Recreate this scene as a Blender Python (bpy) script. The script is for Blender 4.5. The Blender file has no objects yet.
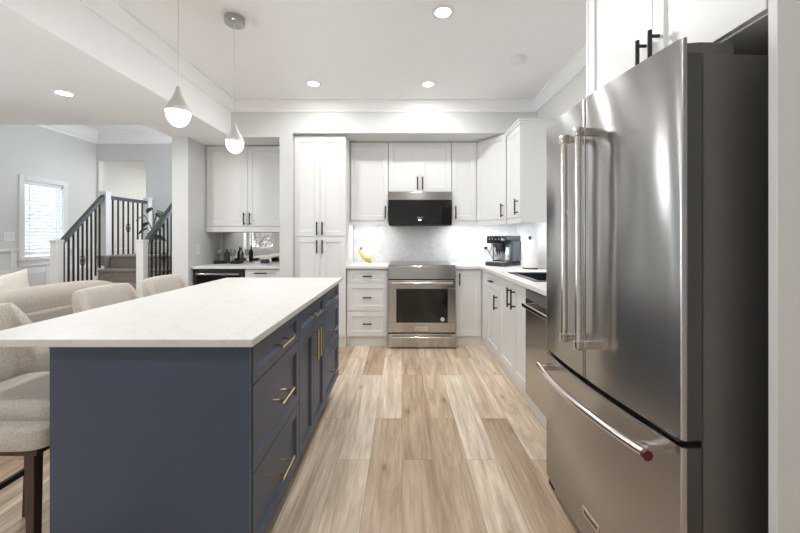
import bpy, bmesh, math, random
from mathutils import Vector, Matrix
random.seed(7)
S = bpy.context.scene
COL = S.collection
PI = math.pi

# ------------------------------------------------------------------ camera
cam_d = bpy.data.cameras.new('camera')
cam = bpy.data.objects.new('camera', cam_d)
COL.objects.link(cam)
cam.location = (0, 0, 1.25)
cam.rotation_euler = (PI / 2, 0, 0)
cam_d.sensor_fit = 'HORIZONTAL'
cam_d.sensor_width = 36.0
cam_d.lens = 355.0 * 36.0 / 800.0
cam_d.shift_x = -2.0 / 800.0
cam_d.shift_y = -30.0 / 800.0
cam_d.clip_start = 0.05
S.camera = cam

# ------------------------------------------------------------------ world, view
W = bpy.data.worlds.new('overcast_sky')
S.world = W
W.use_nodes = True
bgn = W.node_tree.nodes['Background']
bgn.inputs['Color'].default_value = (0.82, 0.91, 1.0, 1)
bgn.inputs['Strength'].default_value = 8.0
S.view_settings.view_transform = 'Standard'
S.view_settings.look = 'None'
S.view_settings.exposure = 0.64
S.view_settings.gamma = 1.0
S.view_settings.use_curve_mapping = False
S.cycles.use_denoising = True
S.cycles.max_bounces = 12
S.cycles.diffuse_bounces = 7
S.cycles.glossy_bounces = 6
S.cycles.transparent_max_bounces = 16
S.cycles.sample_clamp_indirect = 6.0
S.cycles.caustics_reflective = False
S.cycles.caustics_refractive = False


def lamp_area(name, loc, direction, sx, sy, watts, color=(1, 1, 1), portal=False, shape='RECTANGLE', spread=PI):
    d = bpy.data.lights.new(name, 'AREA')
    d.shape = shape
    d.size = sx
    if shape in ('RECTANGLE', 'ELLIPSE'):
        d.size_y = sy
    d.energy = watts
    d.color = color
    d.spread = spread
    if portal:
        d.cycles.is_portal = True
    o = bpy.data.objects.new(name, d)
    o.location = loc
    o.rotation_euler = Vector(direction).to_track_quat('-Z', 'Y').to_euler()
    COL.objects.link(o)
    return o


# window portals (they only guide sampling of the sky through the real openings)
lamp_area('portal', (-4.315, -1.62, 1.5), (0, 1, 0), 0.7, 1.2, 1, portal=True)
lamp_area('portal', (-2.50, 5.08, 1.98), (-1, 0, 0), 1.1, 0.7, 1, portal=True)
lamp_area('portal', (-4.85, 1.0, 1.45), (1, 0, 0), 1.3, 1.9, 1, portal=True)

LIGHT_DOWN = 9.0      # recessed ceiling lamps
LIGHT_LED = 1.4        # strips under the wall cabinets
WARM = (1.0, 0.995, 0.985)

# ------------------------------------------------------------------ materials


def new_mat(name):
    m = bpy.data.materials.new(name)
    m.use_nodes = True
    nt = m.node_tree
    return m, nt, nt.nodes['Principled BSDF']


def N(nt, typ, **kw):
    n = nt.nodes.new(typ)
    for k, v in kw.items():
        if k in n.inputs:
            n.inputs[k].default_value = v
        else:
            setattr(n, k, v)
    return n


def plain(name, col, rough=0.5, metal=0.0, bump=0.0, bscale=200.0, vary=0.0, vscale=4.0, coat=0.0):
    m, nt, p = new_mat(name)
    p.inputs['Base Color'].default_value = (*col, 1)
    p.inputs['Roughness'].default_value = rough
    p.inputs['Metallic'].default_value = metal
    p.inputs['Coat Weight'].default_value = coat
    tc = N(nt, 'ShaderNodeTexCoord')
    if vary:
        no = N(nt, 'ShaderNodeTexNoise', Scale=vscale, Detail=4.0)
        nt.links.new(tc.outputs['Object'], no.inputs['Vector'])
        r = N(nt, 'ShaderNodeValToRGB')
        r.color_ramp.elements[0].position = 0.3
        r.color_ramp.elements[1].position = 0.7
        r.color_ramp.elements[0].color = (*[c * (1 - vary) for c in col], 1)
        r.color_ramp.elements[1].color = (*[min(1, c * (1 + vary)) for c in col], 1)
        nt.links.new(no.outputs['Fac'], r.inputs['Fac'])
        nt.links.new(r.outputs['Color'], p.inputs['Base Color'])
    if bump:
        no = N(nt, 'ShaderNodeTexNoise', Scale=bscale, Detail=3.0)
        nt.links.new(tc.outputs['Object'], no.inputs['Vector'])
        b = N(nt, 'ShaderNodeBump', Strength=bump, Distance=0.004)
        nt.links.new(no.outputs['Fac'], b.inputs['Height'])
        nt.links.new(b.outputs['Normal'], p.inputs['Normal'])
    return m


def steel(name, col=(0.62, 0.61, 0.59), rough=0.27, aniso=0.75, wave=0.0, axis='Z', rot=0.25):
    m, nt, p = new_mat(name)
    p.inputs['Metallic'].default_value = 1.0
    p.inputs['Base Color'].default_value = (*col, 1)
    p.inputs['Roughness'].default_value = rough
    p.inputs['Anisotropic'].default_value = aniso
    p.inputs['Anisotropic Rotation'].default_value = rot
    t = N(nt, 'ShaderNodeTangent', direction_type='RADIAL', axis=axis)
    nt.links.new(t.outputs['Tangent'], p.inputs['Tangent'])
    tc = N(nt, 'ShaderNodeTexCoord')
    mp = N(nt, 'ShaderNodeMapping')
    mp.inputs['Scale'].default_value = (3, 3, 900)
    no = N(nt, 'ShaderNodeTexNoise', Scale=1.0, Detail=2.0)
    nt.links.new(tc.outputs['Object'], mp.inputs['Vector'])
    nt.links.new(mp.outputs['Vector'], no.inputs['Vector'])
    mr = N(nt, 'ShaderNodeMapRange')
    mr.inputs['To Min'].default_value = rough * 0.85
    mr.inputs['To Max'].default_value = rough * 1.2
    nt.links.new(no.outputs['Fac'], mr.inputs['Value'])
    nt.links.new(mr.outputs['Result'], p.inputs['Roughness'])
    if wave:
        n2 = N(nt, 'ShaderNodeTexNoise', Scale=2.2, Detail=1.0)
        nt.links.new(tc.outputs['Object'], n2.inputs['Vector'])
        b = N(nt, 'ShaderNodeBump', Strength=wave, Distance=0.02)
        nt.links.new(n2.outputs['Fac'], b.inputs['Height'])
        nt.links.new(b.outputs['Normal'], p.inputs['Normal'])
    return m


def emit(name, col, strength):
    m, nt, p = new_mat(name)
    p.inputs['Base Color'].default_value = (*col, 1)
    p.inputs['Emission Color'].default_value = (*col, 1)
    p.inputs['Emission Strength'].default_value = strength
    return m


def wood_floor():
    m, nt, p = new_mat('oak_planks')
    tc = N(nt, 'ShaderNodeTexCoord')
    sx = N(nt, 'ShaderNodeSeparateXYZ')
    nt.links.new(tc.outputs['Object'], sx.inputs[0])
    cx = N(nt, 'ShaderNodeCombineXYZ')
    nt.links.new(sx.outputs['Y'], cx.inputs['X'])
    nt.links.new(sx.outputs['X'], cx.inputs['Y'])
    br = N(nt, 'ShaderNodeTexBrick', offset=0.37, offset_frequency=2, squash=1.0)
    br.inputs['Color1'].default_value = (0, 0, 0, 1)
    br.inputs['Color2'].default_value = (1, 1, 1, 1)
    br.inputs['Mortar'].default_value = (0.5, 0.5, 0.5, 1)
    br.inputs['Scale'].default_value = 1.0
    br.inputs['Mortar Size'].default_value = 0.0011
    br.inputs['Mortar Smooth'].default_value = 0.3
    br.inputs['Brick Width'].default_value = 1.22
    br.inputs['Row Height'].default_value = 0.18
    nt.links.new(cx.outputs[0], br.inputs['Vector'])
    # grain: noise stretched along the plank, shifted plank by plank
    off = N(nt, 'ShaderNodeVectorMath', operation='MULTIPLY')
    off.inputs[1].default_value = (13.0, 7.0, 5.0)
    nt.links.new(br.outputs['Color'], off.inputs[0])
    add = N(nt, 'ShaderNodeVectorMath', operation='ADD')
    nt.links.new(tc.outputs['Object'], add.inputs[0])
    nt.links.new(off.outputs[0], add.inputs[1])
    mp = N(nt, 'ShaderNodeMapping')
    mp.inputs['Scale'].default_value = (6.0, 0.55, 1.0)
    nt.links.new(add.outputs[0], mp.inputs['Vector'])
    g1 = N(nt, 'ShaderNodeTexNoise', Scale=1.3, Detail=8.0, Roughness=0.68, Distortion=1.6)
    nt.links.new(mp.outputs[0], g1.inputs['Vector'])
    mp2 = N(nt, 'ShaderNodeMapping')
    mp2.inputs['Scale'].default_value = (70.0, 3.5, 1.0)
    nt.links.new(add.outputs[0], mp2.inputs['Vector'])
    g2 = N(nt, 'ShaderNodeTexNoise', Scale=1.0, Detail=3.0, Roughness=0.6)
    nt.links.new(mp2.outputs[0], g2.inputs['Vector'])
    tone = N(nt, 'ShaderNodeValToRGB')
    e = tone.color_ramp.elements
    e[0].position, e[0].color = 0.0, (0.60, 0.455, 0.32, 1)
    e[1].position, e[1].color = 1.0, (0.97, 0.86, 0.72, 1)
    x = e.new(0.45)
    x.color = (0.85, 0.70, 0.54, 1)
    nt.links.new(br.outputs['Color'], tone.inputs['Fac'])
    gr = N(nt, 'ShaderNodeValToRGB')
    e = gr.color_ramp.elements
    e[0].position, e[0].color = 0.30, (0.50, 0.435, 0.37, 1)
    e[1].position, e[1].color = 0.66, (1.08, 1.08, 1.08, 1)
    nt.links.new(g1.outputs['Fac'], gr.inputs['Fac'])
    mul = N(nt, 'ShaderNodeMix', data_type='RGBA', blend_type='MULTIPLY')
    mul.inputs['Factor'].default_value = 0.9
    nt.links.new(tone.outputs['Color'], mul.inputs[6])
    nt.links.new(gr.outputs['Color'], mul.inputs[7])
    gr2 = N(nt, 'ShaderNodeValToRGB')
    e = gr2.color_ramp.elements
    e[0].position, e[0].color = 0.25, (0.70, 0.65, 0.585, 1)
    e[1].position, e[1].color = 0.6, (1, 1, 1, 1)
    nt.links.new(g2.outputs['Fac'], gr2.inputs['Fac'])
    mul2 = N(nt, 'ShaderNodeMix', data_type='RGBA', blend_type='MULTIPLY')
    mul2.inputs['Factor'].default_value = 0.8
    nt.links.new(mul.outputs[2], mul2.inputs[6])
    nt.links.new(gr2.outputs['Color'], mul2.inputs[7])
    mpk = N(nt, 'ShaderNodeMapping')
    mpk.inputs['Scale'].default_value = (3.4, 1.15, 1.0)
    nt.links.new(add.outputs[0], mpk.inputs['Vector'])
    wob = N(nt, 'ShaderNodeMix', data_type='RGBA')
    wob.inputs['Factor'].default_value = 0.06
    nt.links.new(mpk.outputs[0], wob.inputs[6])
    nt.links.new(g2.outputs['Color'], wob.inputs[7])
    kn = N(nt, 'ShaderNodeTexVoronoi', feature='F1', voronoi_dimensions='2D', Scale=1.0)
    nt.links.new(wob.outputs[2], kn.inputs['Vector'])
    kr = N(nt, 'ShaderNodeValToRGB')
    e = kr.color_ramp.elements
    e[0].position, e[0].color = 0.015, (0.50, 0.41, 0.33, 1)
    e[1].position, e[1].color = 0.12, (1, 1, 1, 1)
    x = e.new(0.045)
    x.color = (0.84, 0.79, 0.73, 1)
    nt.links.new(kn.outputs['Distance'], kr.inputs['Fac'])
    mk = N(nt, 'ShaderNodeMix', data_type='RGBA', blend_type='MULTIPLY')
    mk.inputs['Factor'].default_value = 0.8
    nt.links.new(mul2.outputs[2], mk.inputs[6])
    nt.links.new(kr.outputs['Color'], mk.inputs[7])
    jo = N(nt, 'ShaderNodeMix', data_type='RGBA')
    jo.inputs[7].default_value = (0.25, 0.19, 0.13, 1)
    nt.links.new(br.outputs['Fac'], jo.inputs['Factor'])
    nt.links.new(mk.outputs[2], jo.inputs[6])
    nt.links.new(jo.outputs[2], p.inputs['Base Color'])
    p.inputs['Roughness'].default_value = 0.42
    b = N(nt, 'ShaderNodeBump', Strength=0.15, Distance=0.002)
    nt.links.new(g2.outputs['Fac'], b.inputs['Height'])
    nt.links.new(b.outputs['Normal'], p.inputs['Normal'])
    return m


def quartz():
    m, nt, p = new_mat('white_quartz')
    tc = N(nt, 'ShaderNodeTexCoord')
    n1 = N(nt, 'ShaderNodeTexNoise', Scale=2.0, Detail=6.0, Roughness=0.6, Distortion=1.2)
    nt.links.new(tc.outputs['Object'], n1.inputs['Vector'])
    r = N(nt, 'ShaderNodeValToRGB')
    e = r.color_ramp.elements
    e[0].position, e[0].color = 0.485, (0.70, 0.69, 0.675, 1)
    e[1].position, e[1].color = 0.515, (0.70, 0.69, 0.675, 1)
    x = e.new(0.5)
    x.color = (0.65, 0.635, 0.61, 1)
    nt.links.new(n1.outputs['Fac'], r.inputs['Fac'])
    n2 = N(nt, 'ShaderNodeTexNoise', Scale=140.0, Detail=2.0)
    nt.links.new(tc.outputs['Object'], n2.inputs['Vector'])
    r2 = N(nt, 'ShaderNodeValToRGB')
    r2.color_ramp.elements[0].position = 0.3
    r2.color_ramp.elements[0].color = (0.90, 0.89, 0.87, 1)
    r2.color_ramp.elements[1].position = 0.6
    r2.color_ramp.elements[1].color = (1, 1, 1, 1)
    nt.links.new(n2.outputs['Fac'], r2.inputs['Fac'])
    mx = N(nt, 'ShaderNodeMix', data_type='RGBA', blend_type='MULTIPLY')
    mx.inputs['Factor'].default_value = 0.6
    nt.links.new(r.outputs['Color'], mx.inputs[6])
    nt.links.new(r2.outputs['Color'], mx.inputs[7])
    nt.links.new(mx.outputs[2], p.inputs['Base Color'])
    p.inputs['Roughness'].default_value = 0.42
    return m


def marble_mosaic():
    m, nt, p = new_mat('marble_mosaic')
    tc = N(nt, 'ShaderNodeTexCoord')
    vo = N(nt, 'ShaderNodeTexVoronoi', feature='F1', Scale=28.0)
    nt.links.new(tc.outputs['Object'], vo.inputs['Vector'])
    sp = N(nt, 'ShaderNodeSeparateColor')
    nt.links.new(vo.outputs['Color'], sp.inputs[0])
    n1 = N(nt, 'ShaderNodeTexNoise', Scale=3.0, Detail=5.0)
    nt.links.new(tc.outputs['Object'], n1.inputs['Vector'])
    av = N(nt, 'ShaderNodeMath', operation='ADD')
    nt.links.new(sp.outputs[0], av.inputs[0])
    nt.links.new(n1.outputs['Fac'], av.inputs[1])
    r = N(nt, 'ShaderNodeValToRGB')
    e = r.color_ramp.elements
    e[0].position, e[0].color = 0.35, (0.68, 0.685, 0.695, 1)
    e[1].position, e[1].color = 0.95, (0.80, 0.80, 0.80, 1)
    nt.links.new(av.outputs[0], r.inputs['Fac'])
    ve = N(nt, 'ShaderNodeTexVoronoi', feature='DISTANCE_TO_EDGE', Scale=28.0)
    nt.links.new(tc.outputs['Object'], ve.inputs['Vector'])
    lt = N(nt, 'ShaderNodeMath', operation='LESS_THAN')
    lt.inputs[1].default_value = 0.035
    nt.links.new(ve.outputs['Distance'], lt.inputs[0])
    mx = N(nt, 'ShaderNodeMix', data_type='RGBA')
    mx.inputs[7].default_value = (0.74, 0.74, 0.73, 1)
    nt.links.new(lt.outputs[0], mx.inputs['Factor'])
    nt.links.new(r.outputs['Color'], mx.inputs[6])
    nt.links.new(mx.outputs[2], p.inputs['Base Color'])
    p.inputs['Roughness'].default_value = 0.3
    return m


def fabric(name, c1, c2, scale=260.0):
    m, nt, p = new_mat(name)
    tc = N(nt, 'ShaderNodeTexCoord')
    n1 = N(nt, 'ShaderNodeTexNoise', Scale=scale, Detail=3.0, Roughness=0.7)
    nt.links.new(tc.outputs['Object'], n1.inputs['Vector'])
    r = N(nt, 'ShaderNodeValToRGB')
    e = r.color_ramp.elements
    e[0].position, e[0].color = 0.32, (*c1, 1)
    e[1].position, e[1].color = 0.66, (*c2, 1)
    nt.links.new(n1.outputs['Fac'], r.inputs['Fac'])
    nt.links.new(r.outputs['Color'], p.inputs['Base Color'])
    p.inputs['Roughness'].default_value = 0.95
    p.inputs['Sheen Weight'].default_value = 0.2
    b = N(nt, 'ShaderNodeBump', Strength=0.6, Distance=0.004)
    nt.links.new(n1.outputs['Fac'], b.inputs['Height'])
    nt.links.new(b.outputs['Normal'], p.inputs['Normal'])
    return m


def dark_wood():
    m, nt, p = new_mat('dark_wood')
    tc = N(nt, 'ShaderNodeTexCoord')
    mp = N(nt, 'ShaderNodeMapping')
    mp.inputs['Scale'].default_value = (40, 40, 3)
    nt.links.new(tc.outputs['Object'], mp.inputs['Vector'])
    n1 = N(nt, 'ShaderNodeTexNoise', Scale=1.0, Detail=4.0)
    nt.links.new(mp.outputs[0], n1.inputs['Vector'])
    r = N(nt, 'ShaderNodeValToRGB')
    e = r.color_ramp.elements
    e[0].position, e[0].color = 0.3, (0.028, 0.014, 0.008, 1)
    e[1].position, e[1].color = 0.7, (0.075, 0.036, 0.018, 1)
    nt.links.new(n1.outputs['Fac'], r.inputs['Fac'])
    nt.links.new(r.outputs['Color'], p.inputs['Base Color'])
    p.inputs['Roughness'].default_value = 0.4
    return m


def thin_glass(name, tint=(1, 1, 1), refl=0.06):
    m = bpy.data.materials.new(name)
    m.use_nodes = True
    nt = m.node_tree
    nt.nodes.remove(nt.nodes['Principled BSDF'])
    out = nt.nodes['Material Output']
    tr = N(nt, 'ShaderNodeBsdfTransparent')
    tr.inputs['Color'].default_value = (*tint, 1)
    gl = N(nt, 'ShaderNodeBsdfGlossy', Roughness=0.02)
    mx = N(nt, 'ShaderNodeMixShader')
    lw = N(nt, 'ShaderNodeLayerWeight', Blend=0.15)
    mr = N(nt, 'ShaderNodeMapRange')
    mr.inputs['To Min'].default_value = refl
    mr.inputs['To Max'].default_value = 0.9
    nt.links.new(lw.outputs['Fresnel'], mr.inputs['Value'])
    nt.links.new(mr.outputs[0], mx.inputs[0])
    nt.links.new(tr.outputs[0], mx.inputs[1])
    nt.links.new(gl.outputs[0], mx.inputs[2])
    nt.links.new(mx.outputs[0], out.inputs['Surface'])
    return m


def translucent(name, col):
    m = bpy.data.materials.new(name)
    m.use_nodes = True
    nt = m.node_tree
    nt.nodes.remove(nt.nodes['Principled BSDF'])
    out = nt.nodes['Material Output']
    d = N(nt, 'ShaderNodeBsdfDiffuse')
    t = N(nt, 'ShaderNodeBsdfTranslucent')
    d.inputs['Color'].default_value = (*col, 1)
    t.inputs['Color'].default_value = (*col, 1)
    mx = N(nt, 'ShaderNodeMixShader')
    mx.inputs[0].default_value = 0.07
    nt.links.new(d.outputs[0], mx.inputs[1])
    nt.links.new(t.outputs[0], mx.inputs[2])
    nt.links.new(mx.outputs[0], out.inputs['Surface'])
    return m


M = dict(
    floor=wood_floor(),
    wall=plain('grey_wall_paint', (0.66, 0.665, 0.655), 0.6, bump=0.03, bscale=300),
    ceil=plain('white_ceiling_paint', (0.885, 0.89, 0.895), 0.8, bump=0.04, bscale=260),
    trim=plain('white_trim_paint', (0.77, 0.77, 0.76), 0.4),
    cab=plain('white_cabinet_lacquer', (0.765, 0.765, 0.76), 0.38),
    navy=plain('slate_blue_lacquer', (0.044, 0.066, 0.114), 0.40),
    toe=plain('dark_toe_board', (0.03, 0.03, 0.032), 0.6),
    quartz=quartz(),
    tile=marble_mosaic(),
    black=plain('matt_black_metal', (0.009, 0.009, 0.010), 0.55),
    gold=plain('brushed_brass', (0.92, 0.74, 0.42), 0.2, 1.0),
    steel=steel('brushed_steel', (0.50, 0.49, 0.48), 0.2),
    fsteel=steel('fridge_steel', (0.44, 0.435, 0.43), 0.2, 0.95, wave=0.4),
    fside=plain('fridge_side_grey', (0.155, 0.148, 0.138), 0.45, 0.4),
    fedge=plain('fridge_edge_dark', (0.085, 0.082, 0.078), 0.4, 0.5),
    chrome=plain('polished_steel', (0.74, 0.70, 0.66), 0.16, 1.0),
    rubber=plain('dark_gasket', (0.02, 0.02, 0.02), 0.6),
    glassblk=plain('black_glass', (0.006, 0.006, 0.007), 0.06, coat=0.3),
    fabric=fabric('oatmeal_boucle', (0.38, 0.345, 0.305), (0.72, 0.665, 0.60)),
    sofa=fabric('taupe_sofa_weave', (0.29, 0.26, 0.225), (0.49, 0.445, 0.39), 160),
    pillow=fabric('pale_cushion_weave', (0.44, 0.41, 0.37), (0.64, 0.61, 0.56), 200),
    wood=dark_wood(),
    rail=plain('charcoal_rail_paint', (0.085, 0.087, 0.096), 0.4),
    carpet=fabric('brown_stair_carpet', (0.15, 0.125, 0.105), (0.36, 0.31, 0.275), 90),
    mirror=plain('silver_mirror', (0.86, 0.88, 0.87), 0.015, 1.0),
    glass=thin_glass('window_glass'),
    blind=translucent('white_blind_slat', (0.86, 0.90, 0.95)),
    lampglow=emit('lamp_glow', (1.0, 0.98, 0.94), 9.0),
    pendglow=emit('pendant_glow', (1.0, 0.97, 0.93), 7.0),
    silver=plain('satin_silver', (0.66, 0.65, 0.64), 0.3, 0.85),
    satin=plain('satin_shade', (0.60, 0.59, 0.575), 0.45, 0.6),
    banana=plain('banana_peel', (0.78, 0.66, 0.20), 0.5, vary=0.12, vscale=25),
    bananatip=plain('banana_stem', (0.10, 0.075, 0.03), 0.7),
    leaf=plain('dark_leaf', (0.03, 0.075, 0.025), 0.45, vary=0.25, vscale=12),
    pot=plain('grey_ceramic', (0.30, 0.30, 0.30), 0.4),
    soil=plain('potting_soil', (0.03, 0.02, 0.015), 0.9, bump=0.5),
    machine=plain('graphite_plastic', (0.022, 0.026, 0.034), 0.32),
    machine2=plain('slate_grey_plastic', (0.085, 0.095, 0.108), 0.22),
    tank=plain('smoky_tank', (0.125, 0.145, 0.165), 0.10),
    paper=plain('paper_towel', (0.84, 0.82, 0.79), 0.95, bump=0.2, bscale=150),
    sink=plain('black_composite', (0.018, 0.02, 0.024), 0.35),
    plastic=plain('white_plastic', (0.80, 0.80, 0.79), 0.35),
    bottle=plain('smoked_bottle_glass', (0.035, 0.035, 0.03), 0.08, coat=0.5),
    clear=thin_glass('clear_glass', (0.92, 0.93, 0.93), 0.12),
    label=plain('light_print', (0.75, 0.75, 0.75), 0.4),
    red=plain('red_enamel', (0.09, 0.006, 0.01), 0.3),
    bark=plain('grey_bark', (0.16, 0.13, 0.11), 0.9),
    bounce_ground=plain('pale_bounce_ground', (0.55, 0.54, 0.52), 0.9, vary=0.06, vscale=2),  # pale tone chosen to bounce sky light indoors
    display=emit('display_glow', (0.9, 0.95, 1.0), 0.9),
)

M['navy'].node_tree.nodes['Principled BSDF'].inputs['Specular IOR Level'].default_value = 0.55

# ------------------------------------------------------------------ helpers
ORG = {}


class MB:
    def __init__(self):
        self.bm = bmesh.new()

    def _bevel(self, vs, b, seg):
        es = list({e for v in vs for e in v.link_edges})
        bmesh.ops.bevel(self.bm, geom=es, offset=b, segments=seg, affect='EDGES', profile=0.5)

    def hexa(self, pts, b=0, seg=2):
        """eight corners: bottom ring of four then top ring of four"""
        v = [self.bm.verts.new(p) for p in pts]
        for f in ((3, 2, 1, 0), (4, 5, 6, 7), (0, 1, 5, 4), (1, 2, 6, 5), (2, 3, 7, 6), (3, 0, 4, 7)):
            self.bm.faces.new([v[i] for i in f])
        if b:
            self._bevel(v, b, seg)
        return self

    def box(self, x0, x1, y0, y1, z0, z1, b=0, seg=2):
        return self.hexa([(x0, y0, z0), (x1, y0, z0), (x1, y1, z0), (x0, y1, z0),
                          (x0, y0, z1), (x1, y0, z1), (x1, y1, z1), (x0, y1, z1)], b, seg)

    def obox(self, fr, a0, a1, z0, z1, d0, d1, b=0, seg=2):
        """box in a front frame: a along the front, z up, d outwards (d0 < d1)"""
        P = fr.P
        return self.hexa([P(a0, z0, d1), P(a1, z0, d1), P(a1, z0, d0), P(a0, z0, d0),
                          P(a0, z1, d1), P(a1, z1, d1), P(a1, z1, d0), P(a0, z1, d0)], b, seg)

    def prism(self, poly, z0, z1, b=0):
        lo = [self.bm.verts.new((x, y, z0)) for x, y in poly]
        hi = [self.bm.verts.new((x, y, z1)) for x, y in poly]
        n = len(poly)
        self.bm.faces.new(lo[::-1])
        self.bm.faces.new(hi)
        for i in range(n):
            self.bm.faces.new((lo[i], lo[(i + 1) % n], hi[(i + 1) % n], hi[i]))
        if b:
            self._bevel(lo + hi, b, 2)
        return self

    def tube(self, pts, r, n=10, caps=True):
        pts = [Vector(p) for p in pts]
        rs = r if isinstance(r, (list, tuple)) else [r] * len(pts)
        rings = []
        ref = None
        for i, p in enumerate(pts):
            t = (pts[min(i + 1, len(pts) - 1)] - pts[max(i - 1, 0)]).normalized()
            if ref is None:
                ref = t.orthogonal().normalized()
            else:
                ref = (ref - t * ref.dot(t)).normalized()
            bn = t.cross(ref)
            rings.append([self.bm.verts.new(p + (ref * math.cos(2 * PI * k / n) + bn * math.sin(2 * PI * k / n)) * rs[i]) for k in range(n)])
        for a, b in zip(rings, rings[1:]):
            for k in range(n):
                self.bm.faces.new((a[k], a[(k + 1) % n], b[(k + 1) % n], b[k]))
        if caps:
            self.bm.faces.new(rings[0][::-1])
            self.bm.faces.new(rings[-1])
        return self

    def lathe(self, prof, c, n=24, cap=True):
        """prof: (r, z) pairs from bottom to top about the vertical through c"""
        rings = []
        for r, z in prof:
            if r < 1e-5:
                rings.append([self.bm.verts.new((c[0], c[1], c[2] + z))])
            else:
                rings.append([self.bm.verts.new((c[0] + r * math.cos(2 * PI * k / n), c[1] + r * math.sin(2 * PI * k / n), c[2] + z)) for k in range(n)])
        for a, b in zip(rings, rings[1:]):
            for k in range(n):
                k2 = (k + 1) % n
                if len(a) == 1 and len(b) == 1:
                    continue
                if len(a) == 1:
                    self.bm.faces.new((a[0], b[k2], b[k]))
                elif len(b) == 1:
                    self.bm.faces.new((a[k], a[k2], b[0]))
                else:
                    self.bm.faces.new((a[k], a[k2], b[k2], b[k]))
        if not cap:
            return self
        if len(rings[0]) > 1:
            self.bm.faces.new(rings[0][::-1])
        if len(rings[-1]) > 1:
            self.bm.faces.new(rings[-1])
        return self

    def puff(self, c, sx, sy, sz, e1=0.35, e2=0.3, nu=32, nv=16, mat=None):
        """a cushion: superquadric with half sizes sx, sy, sz"""
        def pw(x, e):
            return math.copysign(abs(x) ** e, x)
        rings = []
        for j in range(nv + 1):
            ph = -PI / 2 + PI * j / nv
            ring = []
            if j in (0, nv):
                ring = [(0, 0, pw(math.sin(ph), e1) * sz)]
            else:
                for k in range(nu):
                    th = 2 * PI * k / nu
                    ring.append((sx * pw(math.cos(ph), e1) * pw(math.cos(th), e2), sy * pw(math.cos(ph), e1) * pw(math.sin(th), e2), sz * pw(math.sin(ph), e1)))
            out = []
            for q in ring:
                q = Vector(q)
                if mat:
                    q = mat @ q
                out.append(self.bm.verts.new(q + Vector(c)))
            rings.append(out)
        for a, b in zip(rings, rings[1:]):
            for k in range(nu):
                k2 = (k + 1) % nu
                if len(a) == 1:
                    self.bm.faces.new((a[0], b[k2], b[k]))
                elif len(b) == 1:
                    self.bm.faces.new((a[k], a[k2], b[0]))
                else:
                    self.bm.faces.new((a[k], a[k2], b[k2], b[k]))
        return self

    def shaker(self, fr, a0, a1, z0, z1, t=0.02, rail=0.057, rec=0.009, ch=0.005):
        """framed door or drawer front: flat frame, recessed centre, front at d = 0"""
        P = fr.P
        rl = min(rail, (z1 - z0) * 0.26)
        ra = min(rail, (a1 - a0) * 0.3)
        nb = self.bm.verts.new
        e = 0.0015

        def ring(i, j, d):
            return [nb(P(a0 + i, z0 + j, d)), nb(P(a1 - i, z0 + j, d)), nb(P(a1 - i, z1 - j, d)), nb(P(a0 + i, z1 - j, d))]
        R = [ring(0, 0, -t), ring(0, 0, -e), ring(e, e, 0), ring(ra, rl, 0), ring(ra + ch, rl + ch, -rec)]
        self.bm.faces.new(R[0][::-1])
        for p, q in zip(R, R[1:]):
            for k in range(4):
                k2 = (k + 1) % 4
                self.bm.faces.new((p[k], p[k2], q[k2], q[k]))
        self.bm.faces.new(R[-1])
        return self

    def bar(self, fr, orient, a, z, L, so=0.034, r=0.0075):
        """bar pull with two posts"""
        P = fr.P
        h = L / 2
        if orient == 'v':
            ends = (P(a, z - h, so), P(a, z + h, so))
            posts = ((a, z - h * 0.72), (a, z + h * 0.72))
        else:
            ends = (P(a - h, z, so), P(a + h, z, so))
            posts = ((a - h * 0.72, z), (a + h * 0.72, z))
        self.tube(ends, r, 8)
        for pa, pz in posts:
            self.tube((P(pa, pz, 0.0003), P(pa, pz, so)), r * 0.85, 8)
        return self

    def build(self, name, mat, parent=None, smooth=True, subsurf=0):
        me = bpy.data.meshes.new(name)
        bmesh.ops.recalc_face_normals(self.bm, faces=self.bm.faces[:])
        o = bpy.data.objects.new(name, me)
        org = Vector((0, 0, 0))
        if parent is not None:
            org = ORG.get(parent.name, org)
            o.parent = parent
        ORG[o.name] = org
        bmesh.ops.translate(self.bm, verts=self.bm.verts[:], vec=-org)
        self.bm.to_mesh(me)
        self.bm.free()
        me.materials.append(mat)
        if smooth:
            me.shade_smooth()
            me.set_sharp_from_angle(angle=math.radians(38))
        COL.objects.link(o)
        if subsurf:
            md = o.modifiers.new('subdivision', 'SUBSURF')
            md.levels = md.render_levels = subsurf
        return o


class Front:
    """a vertical front plane: origin (x, y), unit direction u along it (left to right seen from outside)"""

    def __init__(self, x, y, u):
        self.o = Vector((x, y, 0))
        self.u = Vector((u[0], u[1], 0)).normalized()
        self.n = self.u.cross(Vector((0, 0, 1)))

    def P(self, a, z, d=0.0):
        return self.o + self.u * a + Vector((0, 0, z)) + self.n * d


def tag(o, label, cat, group=None):
    o['label'] = label
    o['category'] = cat
    if group:
        o['group'] = group
    return o


def thing(name, label, cat, loc=(0, 0, 0), rz=0.0, group=None, local=False):
    o = bpy.data.objects.new(name, None)
    o.empty_display_size = 0.1
    o.location = loc
    o.rotation_euler = (0, 0, rz)
    COL.objects.link(o)
    ORG[o.name] = Vector((0, 0, 0)) if local else Vector(loc)
    return tag(o, label, cat, group)


def struct(name, mb, mat, parent=None, smooth=True):
    o = mb.build(name, mat, parent, smooth)
    o['kind'] = 'structure'
    return o


def dup(root, loc, label, rz=None):
    r = root.copy()
    r.location = loc
    if rz is not None:
        r.rotation_euler = (0, 0, rz)
    r['label'] = label
    COL.objects.link(r)
    for ch in list(root.children):
        c = ch.copy()
        c.parent = r
        COL.objects.link(c)
        for g in list(ch.children):
            d = g.copy()
            d.parent = c
            COL.objects.link(d)
    return r


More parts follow.
